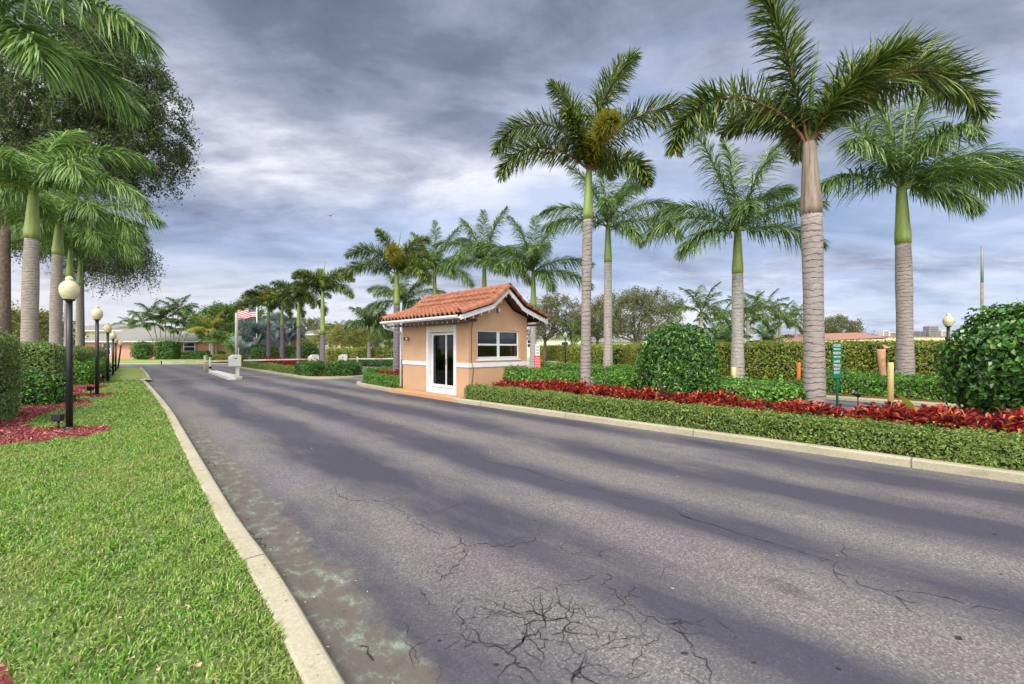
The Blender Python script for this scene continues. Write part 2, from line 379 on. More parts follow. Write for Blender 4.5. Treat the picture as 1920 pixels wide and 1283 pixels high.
def fastmesh(name, chunks, mats, smooth=False):
    """chunks: list of (verts Nx3, faces KxC int array, material index)"""
    me = bpy.data.meshes.new(name)
    vs = []; off = 0; loops = []; tot = []; mi = []
    for v, f, k in chunks:
        vs.append(v); loops.append((f+off).ravel()); tot.append(np.full(len(f), f.shape[1])); mi.append(np.full(len(f), k)); off += len(v)
    v = np.concatenate(vs).astype(np.float32); lp = np.concatenate(loops).astype(np.int32)
    tot = np.concatenate(tot).astype(np.int32); mi = np.concatenate(mi).astype(np.int32)
    me.vertices.add(len(v)); me.vertices.foreach_set('co', v.ravel())
    me.loops.add(len(lp)); me.loops.foreach_set('vertex_index', lp)
    me.polygons.add(len(tot)); st = np.concatenate([[0], np.cumsum(tot)[:-1]]).astype(np.int32)
    me.polygons.foreach_set('loop_start', st)
    me.update(calc_edges=True)
    for m in mats: me.materials.append(m)
    me.polygons.foreach_set('material_index', mi)
    me.polygons.foreach_set('use_smooth', np.full(len(tot), smooth))
    me.validate(); return me
def norm(a): return a/(np.linalg.norm(a, axis=-1, keepdims=True)+1e-9)
def leaves(p, nrm, size, aspect=.5, jit=.9, fold=.2, sizevar=.5, up=0.0):
    """folded diamond leaves at p; leaf plane faces roughly nrm"""
    n = len(p)
    nn = norm(nrm+rng.normal(0, jit*.5, (n, 3))+np.array([0, 0, up]))
    r = rng.normal(0, 1, (n, 3)); a = norm(np.cross(nn, r)); b = np.cross(nn, a)
    L_ = size*(1+rng.uniform(-sizevar, sizevar, (n, 1))); W = L_*aspect
    base = p-a*L_*.5; tip = p+a*L_*.5-nn*L_*.08
    l = p+b*W*.5+nn*L_*fold; r_ = p-b*W*.5+nn*L_*fold
    v = np.stack([base, l, tip, r_], 1).reshape(-1, 3)
    i = np.arange(n)[:, None]*4
    f = np.concatenate([i+np.array([[0, 1, 2]]), i+np.array([[0, 2, 3]])])
    return v, f
def vnoise(p, sc, seed=0):
    """cheap smooth value noise by sines"""
    q = p*sc; o = 0
    for k in range(4):
        a = np.array([math.sin(k*3.1+seed)+1.3, math.cos(k*1.7+seed*2)+.9, math.sin(k*2.3+1+seed)+1.1])
        o = o+np.sin((q*a).sum(1)*(1+.7*k)+k*2+seed)/(1+.5*k)
    return o/2.2

def hedge_chunks(poly, w, h, z0, leaf, dens, rnd=.18, amp=.04, topfrac=1.0, seed=0, aspect=.5, jit=.9):
    """poly: list of xy; returns leaf + core chunks"""
    poly = [np.array(p[:2], float) for p in poly]; ch = []
    for i in range(len(poly)-1):
        a, b = poly[i], poly[i+1]; ln = np.linalg.norm(b-a); d = (b-a)/ln; s = np.array([d[1], -d[0]])
        e0 = w*.3 if i > 0 else 0; e1 = w*.3 if i < len(poly)-2 else 0
        # sample on the skin of the box
        per = 2*h+w; n = int(dens*(ln*per+2*w*h))
        ends = rng.random(n) < (2*w*h)/(ln*per+2*w*h)
        u = rng.uniform(-e0, ln+e1, n); q = rng.uniform(0, per, n)
        side = np.where(q < h, -1, np.where(q > h+w, 1, 0))
        off = np.where(side == -1, -w/2, np.where(side == 1, w/2, q-h-w/2)); z = np.where(side == -1, q, np.where(side == 1, per-q, h))
        nx = side.astype(float); nz = (side == 0).astype(float); nu = np.zeros(n)
        ue = np.where(rng.random(n) < .5, 0, ln)
        u = np.where(ends, ue, u); off = np.where(ends, rng.uniform(-w/2, w/2, n), off); z = np.where(ends, rng.uniform(0, h, n), z)
        nx = np.where(ends, 0, nx); nz = np.where(ends, 0, nz); nu = np.where(ends, np.where(u > ln/2, 1., -1.), 0)
        # round the top edges and vertical ends
        ro = min(rnd, w*.4)
        cx = np.clip(off, -w/2+ro, w/2-ro); cz = np.minimum(z, h-ro); cu = np.clip(u, ro if i == 0 else -9, ln-ro if i == len(poly)-2 else ln+9)
        dv = np.stack([off-cx, z-cz, u-cu], 1); dl = np.linalg.norm(dv, axis=1, keepdims=True)
        sc_ = np.where(dl > ro, ro/(dl+1e-9), 1); dv = dv*sc_
        off = cx+dv[:, 0]; z = cz+dv[:, 1]; u = cu+dv[:, 2]
        nl = np.stack([nx, nz, nu], 1)+dv/ro*.8
        xy = a+np.outer(u, d)+np.outer(off, s)
        p = np.column_stack([xy, z0+z]); nr = np.column_stack([np.outer(nl[:, 2], d)+np.outer(nl[:, 0], s), nl[:, 1]]); nr = norm(nr)
        disp = vnoise(p, 2.2, seed)*amp+vnoise(p, 8.5, seed+1)*leaf*.55+rng.uniform(-leaf*1.1, leaf*.6, n)
        disp = np.where(rng.random(n) < .07, disp+rng.uniform(0, leaf*1.6, n), disp)
        p = p+nr*disp[:, None]; p[:, 2] = np.maximum(p[:, 2], z0+.01)
        ch.append((*leaves(p, nr, leaf, aspect, jit, up=.15), 0))
        # core
        k = leaf*1.2+amp*.6; ww = w/2-k; hh = h-k
        g0, g1 = (k if i == 0 else 0), (ln-k if i == len(poly)-2 else ln)
        cs = [(-ww, .0), (-ww, hh-ro*.6), (-ww+ro*.6, hh), (ww-ro*.6, hh), (ww, hh-ro*.6), (ww, 0)]
        v = []
        for g in (g0, g1):
            for o_, z_ in cs:
                xy_ = a+d*g+s*o_; v.append((xy_[0], xy_[1], z0+z_))
        v = np.array(v); f4 = np.array([[j, (j+1) % 6, (j+1) % 6+6, j+6] for j in range(6)])
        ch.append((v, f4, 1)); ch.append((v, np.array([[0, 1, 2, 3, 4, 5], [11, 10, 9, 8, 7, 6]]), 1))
    return ch
def hedge(name, poly, w, h, z0, leaf, dens, mat, label, group=None, cat='hedge', **kw):
    ch = hedge_chunks(poly, w, h, z0, leaf, dens, **kw)
    o0 = np.array([poly[0][0], poly[0][1], z0])
    ch = [(v-o0, f, k) for v, f, k in ch]
    me = fastmesh(name, ch, [M[mat], M['core']])
    return meshobj(name, me, None, o0, label=label, cat=cat, group=group)
def blob_chunks(c, r, leaf, dens, p=2.6, amp=.05, seed=0, zmin=0.0, aspect=.5, jit=.9, layers=1.0):
    c = np.array(c, float); r = np.array(r, float)
    area = 4*PI*((r[0]*r[1])**1.6/3+(r[0]*r[2])**1.6/3+(r[1]*r[2])**1.6/3)**(1/1.6)
    n = int(area*dens)
    d = norm(rng.normal(0, 1, (n, 3)))
    k = (np.abs(d)**p).sum(1)**(-1/p); pt = d*k[:, None]
    nr = norm(np.sign(pt)*np.abs(pt)**(p-1)/r)
    q = c+pt*r; q = q+nr*(vnoise(q, 3.2, seed)*amp+vnoise(q, 9.5, seed+1)*leaf*.7+rng.uniform(-leaf*1.6, leaf*.7, n)+np.where(rng.random(n) < .06, rng.uniform(0, leaf*1.5, n), 0))[:, None]
    keep = q[:, 2] > zmin; q = q[keep]; nr = nr[keep]
    ch = [(*leaves(q, nr, leaf, aspect, jit, up=.15), 0)]
    # core
    U, V = 16, 10; vs = []
    kk = 1-(leaf*1.4+amp)/min(r)
    for i in range(V+1):
        th = PI*i/V
        for j in range(U):
            ph = 2*PI*j/U; dd = np.array([math.sin(th)*math.cos(ph), math.sin(th)*math.sin(ph), math.cos(th)])
            dd = dd*((np.abs(dd)**p).sum()**(-1/p)); w_ = c+dd*r*kk; w_[2] = max(w_[2], zmin+.01); vs.append(w_)
    f = np.array([[i*U+j, i*U+(j+1) % U, (i+1)*U+(j+1) % U, (i+1)*U+j] for i in range(V) for j in range(U)])
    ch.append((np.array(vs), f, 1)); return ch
def bush(name, c, r, leaf, dens, mat, label, group=None, cat='bush', **kw):
    ch = blob_chunks((0, 0, r[2]), r, leaf, dens, **kw)
    return meshobj(name, fastmesh(name, ch, [M[mat], M['core']]), None, c, label=label, cat=cat, group=group)

# ---------------------------------------------------------------- palms
fr_cache = {}
def frond_mesh(kind, e0, bend, Lf, seed, mat, rmat='rachis'):
    key = (kind, e0, bend, Lf, seed, mat, rmat)
    if key in fr_cache: return fr_cache[key]
    r = np.random.default_rng(seed*131+int(e0*7)+int(bend))
    K = 28; t = np.linspace(0, 1, K); el = np.radians(e0-bend*t**1.35)
    sway = np.cumsum(r.normal(0, .012, K))
    seg = Lf/(K-1); x = np.concatenate([[0], np.cumsum(np.cos(el[:-1]))*seg]); z = np.concatenate([[0], np.cumsum(np.sin(el[:-1]))*seg])
    pts = np.stack([x, sway*Lf*.5, z], 1)
    far = kind.endswith('_far'); kd = kind.replace('_far', '')
    if kd == 'fox': n, ll, wd, start, roll, droop = 760, .58, .028, .12, None, .16
    elif kd == 'royal': n, ll, wd, start, roll, droop = 460, .88, .034, .10, 42, .46
    else: n, ll, wd, start, roll, droop = 130, .8, .06, .18, 20, .4
    if far: n, wd = int(n*.5), wd*1.7
    tt = start+(1-start)*(np.arange(n)+r.random(n))/n; tt = np.clip(tt, 0, .995)
    bi = np.stack([np.interp(tt, t, pts[:, k]) for k in range(3)], 1); ee = np.interp(tt, t, el)
    T = np.stack([np.cos(ee), 0*ee, np.sin(ee)], 1); U = np.stack([-np.sin(ee), 0*ee, np.cos(ee)], 1); S = np.array([[0, 1., 0]]).repeat(n, 0)
    sd = np.where(np.arange(n) % 2 == 0, 1., -1.)
    if kd == 'fox': phi = r.uniform(0, 2*PI, n)
    else:
        phi = np.radians(r.choice([-1, -.2, .5, 1], n)*roll+r.normal(0, 8, n)); phi = np.where(sd > 0, phi, PI-phi)
    a = np.radians((80-38*tt if kd == 'fox' else 68-36*tt)+r.normal(0, 7, n))
    D = T*np.cos(a)[:, None]+(S*np.cos(phi)[:, None]+U*np.sin(phi)[:, None])*np.sin(a)[:, None]
    u = (tt-start)/(1-start)
    ln = ll*(Lf/3.2)**.5*np.clip(.45+2.4*u, 0, 1)*(1-.62*np.clip((u-.62)/.38, 0, 1)**1.5)*r.uniform(.85, 1.1, n)
    W = norm(np.cross(D, np.where(np.abs(D[:, 2:3]) > .9, T, np.array([[0, 0, 1.]]))+r.normal(0, .35, (n, 3))))
    vs = []
    prof = [(0, .55), (.4, 1), (.75, .75), (1, 0)]
    for q, wq in prof:
        c = bi+D*(ln*q)[:, None]; c[:, 2] -= ln*droop*q*q; c = c-T*(ln*.05*q)[:, None]
        if wq: vs += [c+W*wd*wq/2, c-W*wd*wq/2]
        else: vs += [c]
    v = np.stack(vs, 1).reshape(-1, 3); i = np.arange(n)[:, None]*7
    fq = np.concatenate([i+np.array([[0, 1, 3, 2]]), i+np.array([[2, 3, 5, 4]])]); ft = i+np.array([[4, 5, 6]])
    ch = [(v, fq, 0), (np.zeros((0, 3)), ft-0, 0)]
    ch = [(v, fq, 0)]
    v2, f2 = v, ft
    # rachis tube
    rv = []; rad = .035*(Lf/3.2)*(1-.88*t)+.003
    for k in range(K):
        Uk = np.array([-math.sin(el[k]), 0, math.cos(el[k])])
        for q in range(4): rv.append(pts[k]+rad[k]*(math.cos(q*PI/2)*np.array([0, 1., 0])+math.sin(q*PI/2)*Uk))
    rf = np.array([[k*4+q, k*4+(q+1) % 4, (k+1)*4+(q+1) % 4, (k+1)*4+q] for k in range(K-1) for q in range(4)])
    # build in one mesh with shared vertices for quads and tips
    me = bpy.data.meshes.new('frond'); allv = np.concatenate([v, np.array(rv)]).astype(np.float32)
    loops = np.concatenate([fq.ravel(), ft.ravel(), (rf+len(v)).ravel()]).astype(np.int32)
    tot = np.concatenate([np.full(len(fq), 4), np.full(len(ft), 3), np.full(len(rf), 4)]).astype(np.int32)
    me.vertices.add(len(allv)); me.vertices.foreach_set('co', allv.ravel()); me.loops.add(len(loops)); me.loops.foreach_set('vertex_index', loops)
    me.polygons.add(len(tot)); me.polygons.foreach_set('loop_start', np.concatenate([[0], np.cumsum(tot)[:-1]]).astype(np.int32)); me.update(calc_edges=True)
    me.materials.append(M[mat]); me.materials.append(M[rmat])
    me.polygons.foreach_set('material_index', np.concatenate([np.zeros(len(fq)+len(ft)), np.ones(len(rf))]).astype(np.int32))
    fr_cache[key] = me; return me

def palm(name, loc, gray, top, rbase, rtop, kind, fronds, label, group, trunk='trunk', shaft='shaft', lean=(0, 0), spear=0, mat=None, rmat='rachis', scale=1, bulge=1.25, cat='palm tree', scar=True):
    """gray: z of top of the grey trunk, top: z of crown base (above loc z)"""
    root = empty(name, loc, 0, label, cat, group)
    def axis(z): q = z/top; return (lean[0]*q*q, lean[1]*q*q, z)
    b = MB(); n = 26; zs = np.linspace(0, gray, n); pts = [axis(z) for z in zs]
    rad = [rbase*(1+(bulge-1)*math.exp(-z/.35))*(1-z/gray)+(rtop)*(z/gray)+rbase*.04*math.sin(z*2.1) for z in zs]
    b.tube(pts, rad, M[trunk], 20); b.build('trunk', root)
    b = MB(); zs = np.linspace(gray-.02, top, 10); q = np.linspace(0, 1, 10)
    rad = [rtop*(1.04+.10*math.sin(min(1, x*3)*PI)*.6-.42*x**1.3) for x in q]
    b.tube([axis(z) for z in zs], rad, M[shaft], 18); b.build('crownshaft', root)
    tp = axis(top)
    if spear:
        b = MB(); b.tube([(tp[0], tp[1], top-.1), (tp[0]+.03*spear, tp[1], top+spear*.6), (tp[0]+.1*spear, tp[1], top+spear)], [.05, .035, .006], M['royal'], 5); b.build('spear_leaf', root)
    for i, fr in enumerate(fronds):
        az, e0, bend, Lf = fr[:4]; mm = fr[4] if len(fr) > 4 else (mat or ('fox' if kind.startswith('fox') else 'royal'))
        me = frond_mesh(kind, e0, bend, Lf, i % 5, mm, rmat)
        o = meshobj('frond', me, root, (tp[0], tp[1], top-.06+.01*(i % 4))); o.rotation_euler = (0, 0, math.radians(az)); o.scale = (scale,)*3
        if mm == 'foxold': o['label'] = 'yellowing old frond'
    return root
def auto_fronds(n, seed, Lf=3, kind='fox'):
    r = random.Random(seed); out = []
    for i in range(n):
        az = 360*i/n*2.4+r.uniform(-15, 15); q = i/(n-1)
        e0 = round((84-72*q)/8)*8 if kind == 'royal' else round((82-52*q)/8)*8
        bend = round(((40+50*q) if kind == 'royal' else (80+60*q))/15)*15
        out.append((az % 360, e0, bend, Lf))
    return out

# ---------------------------------------------------------------- trees
def tree(name, loc, crown, leaf, n_clump, per, mat, label, trunk_r=.2, fork=.35, bark='barkgrey', group=None, limbs=7, clump=.45, hang=0, seed=1, cat='tree', lean=(0, 0), flat=1.0):
    """crown=(cx,cy,cz,rx,ry,rz) relative to loc"""
    r = np.random.default_rng(seed); cx, cy, cz, rx, ry, rz = crown
    root = empty(name, loc, 0, label, cat, group)
    b = MB(); fz = (cz-rz)*1.0+rz*fork
    tp = np.array([lean[0], lean[1], fz])
    b.tube([(0, 0, -.1), tp*.35+r.normal(0, .04, 3)*[1, 1, 0], tp*.7, tp], [trunk_r*1.25, trunk_r, trunk_r*.9, trunk_r*.8], M[bark], 9)
    cl = norm(r.normal(0, 1, (n_clump, 3)))*(r.random((n_clump, 1))**.38); cl[:, 2] = np.where(cl[:, 2] < -.6, -cl[:, 2], cl[:, 2])
    c = np.array([cx, cy, cz])+cl*[rx, ry, rz]
    for i in range(limbs):
        e = np.array([cx, cy, cz])+norm(r.normal(0, 1, (1, 3)))[0]*np.array([rx, ry, rz])*.72
        e[2] = max(e[2], fz+.3); mid = tp*.45+e*.55+r.normal(0, .12*rx, 3); mid[2] += .12*rz
        b.tube([tp*.98, tp*.75+mid*.25+[0, 0, .1], mid, e], [trunk_r*.6, trunk_r*.45, trunk_r*.28, trunk_r*.08], M[bark], 6)
        near = c[np.argsort(((c-e)**2).sum(1))[:8]]
        for q in near: b.tube([mid*.4+e*.6, (mid*.3+e*.3+q*.4), q], [trunk_r*.14, trunk_r*.09, trunk_r*.03], M[bark], 4)
    b.build('trunk', root)
    tw_ = 7; m_ = max(2, per//tw_); nt_ = n_clump*tw_
    cc_ = np.repeat(c, tw_, 0); out = norm(cc_-np.array([cx, cy, cz-rz*.3])); dr = norm(out*.8+r.normal(0, .75, (nt_, 3))+[0, 0, .15-hang*.8])
    tl = clump*r.uniform(1.1, 2.6, (nt_, 1)); u = r.random((nt_, m_, 1))
    p = cc_[:, None]+r.normal(0, clump*.18, (nt_, 1, 3))+dr[:, None]*tl[:, None]*u-np.array([0, 0, 1.])*(tl[:, None]*u*u*(.25+hang*1.3))+r.normal(0, leaf*.75, (nt_, m_, 3))
    p = p.reshape(-1, 3); nr = norm(r.normal(0, 1, p.shape)*.7+[0, 0, .6])
    v, f = leaves(p, nr, leaf, .42, .9)
    # fine twigs along every spray
    a0 = cc_+0; k_ = np.array([0, .5, 1.])
    pts = np.stack([a0+dr*tl*q-np.array([0, 0, 1.])*(tl*q*q*(.25+hang*1.3)) for q in k_], 1)
    sdv = norm(np.cross(dr, r.normal(0, 1, dr.shape)))*leaf*.045
    tv = np.concatenate([pts+sdv[:, None], pts-sdv[:, None]*.6], 1).reshape(-1, 3); ti = np.arange(nt_)[:, None]*6
    tf = np.concatenate([ti+np.array([[0, 1, 4, 3]]), ti+np.array([[1, 2, 5, 4]])])
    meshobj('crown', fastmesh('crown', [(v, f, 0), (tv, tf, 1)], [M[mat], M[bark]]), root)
    return root

# ================================================================= SETTING
def sheet(name, pts, z, mat, kind='structure', parent=None, **kw):
    """flat polygon (xy), triangulated"""
    import mathutils
    p = [Vector((float(a[0]), float(a[1]), z)) for a in pts]
    tri = mathutils.geometry.tessellate_polygon([p])
    me = bpy.data.meshes.new(name); me.from_pydata([tuple(q) for q in p], [], [tuple(t) for t in tri]); me.materials.append(M[mat])
    import bmesh
    bm = bmesh.new(); bm.from_mesh(me)
    for f in bm.faces:
        f.normal_update()
        if f.normal.z < 0: f.normal_flip()
    bm.to_mesh(me); bm.free()
    o = meshobj(name, me, parent, (0, 0, 0), **kw)
    if kind: o['kind'] = kind
    return o
def pip(pts, poly):
    """point in polygon, vectorised"""
    x, y = pts[:, 0], pts[:, 1]; ins = np.zeros(len(x), bool); n = len(poly)
    for i in range(n):
        x1, y1 = poly[i][0], poly[i][1]; x2, y2 = poly[(i+1) % n][0], poly[(i+1) % n][1]
        c = ((y1 > y) != (y2 > y)); xi = (x2-x1)*(y-y1)/((y2-y1) if y2 != y1 else 1e-9)+x1
        ins ^= c & (x < xi)
    return ins
sheet('ground', [(-400, -60), (400, -60), (400, 700), (-400, 700)], -.04, 'fargrass')
# road: entrance lanes, apron between the islands, exit lane, cross street
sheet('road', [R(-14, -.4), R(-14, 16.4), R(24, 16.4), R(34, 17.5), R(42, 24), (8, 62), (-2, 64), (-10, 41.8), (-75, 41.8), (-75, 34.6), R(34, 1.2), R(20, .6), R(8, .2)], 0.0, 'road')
road = bpy.data.objects['road']

# left kerb
kp = [(627, 1283), (521, 1094), (451, 1000), (412, 933), (346, 818), (325, 780), (303, 752), (282, 727), (274, 719)]
K1 = [P(*q)[:2] for q in kp]
dirn = K1[0]-K1[1]; dirn = dirn/np.linalg.norm(dirn)
K1 = [K1[0]+dirn*5, K1[0]+dirn*.2]+K1[1:]
K1 += [P(265, 716)[:2], P(250, 716.5)[:2], P(232, 717)[:2]]
def smoothp(pts, it=2):
    pts = [np.array(p[:2], float) for p in pts]
    for _ in range(it):
        o = [pts[0]]
        for a, b in zip(pts[:-1], pts[1:]): o += [a*.75+b*.25, a*.25+b*.75]
        o.append(pts[-1]); pts = o
    return pts
def kerb(name, pts, side, w=.15, h=.12, z0=0, mat='kerb', closed=False):
    """side=+1: kerb body lies to the left of travel direction"""
    pts = [np.array(p[:2], float) for p in pts]; b = MB(); n = len(pts)
    prof = [(0, -.03), (.004, h-.02), (.018, h-.004), (.035, h), (w-.015, h), (w, h-.012), (w, -.03)]
    vs = []; m = len(prof)
    for i in range(n):
        if closed: a, c = pts[i-1], pts[(i+1) % n]
        else: a, c = pts[max(i-1, 0)], pts[min(i+1, n-1)]
        t = (c-a)/np.linalg.norm(c-a); s = np.array([-t[1], t[0]])*side
        for o, z in prof: q = pts[i]+s*o; vs.append((q[0], q[1], z0+z))
    fs = []
    for i in range(n if closed else n-1):
        j = (i+1) % n
        for k in range(m-1): fs.append((i*m+k, j*m+k, j*m+k+1, i*m+k+1) if side > 0 else (i*m+k, i*m+k+1, j*m+k+1, j*m+k))
    if not closed: fs += [tuple(range(m)), tuple((n-1)*m+k for k in range(m))[::-1]]
    b.add(vs, fs, M[mat]); o = b.build(name); o['kind'] = 'structure'; return o
# densify with small joints
Ks = smoothp(K1, 2)
kerb('kerb', Ks, 1)
def inset(pts, side, d):
    out = []
    for i in range(len(pts)):
        a, c = pts[max(i-1, 0)], pts[min(i+1, len(pts)-1)]; t = (c-a)/np.linalg.norm(c-a); out.append(pts[i]+np.array([-t[1], t[0]])*side*d)
    return out
K2 = smoothp([P(283, 714)[:2], P(281, 708)[:2], P(272, 697)[:2], P(266, 692)[:2]], 2)
kerb('kerb', K2, 1)
lawnA = inset(Ks, 1, .145)
lawnpoly = [tuple(p) for p in lawnA]+[tuple(P(180, 718)[:2]), (-75, 22), (-75, -14), (3, -14)]
sheet('lawn', lawnpoly, .095, 'lawn')
K2i = inset(K2, 1, .145)
lawnpoly2 = [tuple(p) for p in K2i]+[(-75, 34.3), (-75, 22.05), tuple(P(180, 717.7)[:2]), tuple(P(232, 716)[:2]), tuple(P(262, 713)[:2])]
sheet('lawn', lawnpoly2, .09, 'fargrass')
sheet('path', [P(232, 716)[:2], P(283, 713.5)[:2], P(286, 716)[:2], P(232, 718.5)[:2]], .1, 'concrete')
# cement edge of the far side of the cross street
kerb('kerb', [(-75, 41.9), (-40, 41.9), (-12, 41.9)], 1, .3, .1, mat='concrete')

# tan concrete strips across the lanes at the gate
def strip(a, b, w=.16):
    a, b = np.array(a[:2]), np.array(b[:2]); t = (b-a)/np.linalg.norm(b-a); s = np.array([-t[1], t[0]])*w/2
    o = sheet('drive_strip', [a-s, b-s, b+s, a+s], .004, 'strip'); return o
strip(P(278, 714), P(416, 707)); strip(P(448, 706.5), P(560, 705.5))

# cracks --------------------------------------------------------------------
def jag(pts, amp=.02, step=.032):
    out = [np.array(pts[0][:2])]
    for a, b in zip(pts[:-1], pts[1:]):
        a, b = np.array(a[:2]), np.array(b[:2]); n = max(2, int(np.linalg.norm(b-a)/step)); t = (b-a); s = np.array([-t[1], t[0]])/(np.linalg.norm(t)+1e-9)
        w = 0
        for i in range(1, n+1):
            w = w*.45+random.uniform(-amp, amp); out.append(a+t*i/n+s*(w if i < n else w*.3))
    return out
cb = MB()
def crack(px, w=.008, amp=.025, branch=.25, z=.004, ends=True):
    p = jag([P(*q) for q in px], amp); n = len(p)
    L_, R_ = [], []
    for i in range(n):
        a, c = p[max(i-1, 0)], p[min(i+1, n-1)]; t = (c-a)/(np.linalg.norm(c-a)+1e-9); s = np.array([-t[1], t[0]])
        k = w*random.uniform(.1, .8)*(math.sin(PI*(i+.6)/(n+.2))**.4)
        L_.append((*(p[i]+s*k), z)); R_.append((*(p[i]-s*k), z))
    cb.add(L_+R_, [(i, i+n, i+n+1, i+1) for i in range(n-1)], M['crack'])
    if branch:
        for i in range(2, n-2):
            if random.random() < branch*.12:
                q = p[i]; dd = random.uniform(0, 2*PI); m = random.randint(3, 7); pts = [q]
                for _ in range(m): dd += random.uniform(-.6, .6); pts.append(pts[-1]+.045*np.array([math.cos(dd), math.sin(dd)]))
                ll = []; rr = []
                for j, g in enumerate(pts):
                    k = w*.5*(1-j/len(pts)); s = np.array([-math.sin(dd), math.cos(dd)])*k; ll.append((*(g+s), z)); rr.append((*(g-s), z))
                mm = len(pts); cb.add(ll+rr, [(j, j+mm, j+mm+1, j+1) for j in range(mm-1)], M['crack'])
def zc(x, y): return (600+x/2.743, 850+y/2.743)
def zd(x, y): return (1250+x/2.866, 850+y/2.866)
crack([zc(78, 170), zc(95, 210), zc(165, 245), zc(285, 240), zc(370, 265), zc(460, 325), zc(450, 350)], .006)
crack([zc(490, 352), zc(560, 400), zc(640, 430)], .006); crack([zc(470, 325), zc(620, 300), zc(785, 240)], .0035)
crack([zc(670, 375), zc(730, 440), zc(755, 478), zc(740, 540), zc(650, 625), zc(590, 665)], .006)
crack([zc(620, 495), zc(730, 462), zc(760, 475), zc(830, 468), zc(950, 485), zc(1100, 450), zc(1138, 375)], .006)
crack([zc(1200, 475), zc(1300, 520), zc(1400, 520), zc(1530, 495)], .004); crack([zc(310, 378), zc(400, 360), zc(470, 350)], .003)
crack([zc(740, 750), zc(735, 790), zc(705, 820), zc(715, 910)], .006); crack([zc(500, 690), zc(540, 745), zc(600, 785)], .005)
crack([zc(770, 900), zc(810, 965), zc(900, 990), zc(970, 1030), zc(1000, 1080), zc(1080, 1130), zc(1140, 1186)], .008, branch=1)
crack([zc(970, 1030), zc(1010, 990), zc(1040, 950), zc(1120, 905)], .011, .03, 1.5); crack([zc(740, 1000), zc(800, 965)], .004)
crack([zc(1120, 910), zc(1150, 870), zc(1170, 850), zc(1100, 820), zc(1000, 815), zc(940, 760)], .008, .03, 1.5)
crack([zc(1170, 850), zc(1240, 850), zc(1300, 820), zc(1335, 800)], .008, .03, 1.5)
crack([zc(1195, 935), zc(1250, 890), zc(1290, 875), zc(1350, 890), zc(1440, 950)], .008, .03, 1.5)
crack([zc(1210, 690), zc(1230, 740), zc(1250, 790), zc(1290, 830)], .006); crack([zc(1215, 690), zc(1330, 655), zc(1420, 630)], .004)
crack([zc(1380, 585), zc(1500, 640), zc(1440, 680), zc(1520, 705), zc(1560, 760), zc(1640, 820), zc(1740, 870), zc(1850, 885), zc(1880, 960), zc(1910, 1010)], .005)
crack([zc(1365, 1040), zc(1330, 1100), zc(1310, 1150), zc(1300, 1186)], .012, .03, 1.5); crack([zc(1280, 930), zc(1285, 990), zc(1340, 1040), zc(1380, 1030)], .005)
crack([zc(820, 790), zc(900, 830), zc(1000, 815)], .006, .04, 1); crack([zc(1120, 910), zc(1180, 960), zc(1120, 1010), zc(1160, 1060)], .006, .04, 1)
crack([zc(700, 0), zc(930, 60), zc(1050, 80), zc(1200, 130), zc(1300, 160), zc(1400, 180), zc(1550, 225), zc(1700, 265), zc(1790, 275)], .005, .01, .3)
crack([zc(1790, 275), zc(1850, 310), zc(1920, 342)], .005, .01); crack([zc(1790, 275), zc(1860, 262), zc(1910, 240)], .004); crack([zc(1140, 215), zc(1230, 185), zc(1330, 150)], .004)
crack([(690, 778), (760, 800), (800, 815), (856, 850)], .006, .02, .2)
crack([zd(0, 312), zd(110, 345), zd(250, 385), zd(380, 432), zd(560, 482), zd(700, 525), zd(800, 555), zd(920, 585)], .007, .01, .5)
crack([zd(920, 585), zd(900, 640), zd(990, 665), zd(1040, 710), zd(1150, 740), zd(1270, 790), zd(1390, 812)], .006, .02, .5)
crack([zd(930, 475), zd(955, 515), zd(935, 530), zd(980, 580)], .005, .015); crack([zd(1180, 745), zd(1300, 745), zd(1420, 760), zd(1560, 795), zd(1650, 830), zd(1710, 830), zd(1920, 885)], .006, .015, .4)
crack([zd(0, 910), zd(50, 950), zd(100, 990), zd(130, 1055), zd(215, 1110), zd(240, 1180), zd(245, 1245)], .006, .03, .8); crack([zd(30, 930), zd(90, 920), zd(80, 895)], .008, .03, 1)
crack([(472, 995), (500, 1020), (520, 1030)], .008, .05, .5); crack([(380, 862), (400, 870), (420, 885)], .01, .04, .3); crack([(700, 1240), (690, 1225), (676, 1212)], .01, .04, .6)
for _ in range(58):   # hairline cracks spreading over the foreground
    x, y = random.choice([(random.uniform(700, 1350), random.uniform(960, 1270)), (random.uniform(860, 1180), random.uniform(1090, 1270))])
    q = P(x, y)[:2]; a = random.uniform(0, 2*PI); pts = [q]
    for _k in range(random.randint(3, 8)): a += random.uniform(-.9, .9); pts.append(pts[-1]+random.uniform(.03, .08)*np.array([math.cos(a), math.sin(a)]))
    pp = [(float(g[0])/float(g[1])*F+960, HY+F*H/float(g[1])) for g in pts]; crack(pp, random.uniform(.0022, .0045), .012, 0)
for _ in range(20):   # little pits and chips
    q = P(random.uniform(820, 1900), random.uniform(930, 1270)); k = random.randint(5, 7); rr = random.uniform(.005, .014)
    cb.add([(q[0]+rr*random.uniform(.4, 1.3)*math.cos(2*PI*i/k)*1.6, q[1]+rr*random.uniform(.4, 1.1)*math.sin(2*PI*i/k), .0045) for i in range(k)], [tuple(range(k))], M['crack'])
cb.build('crack', road)

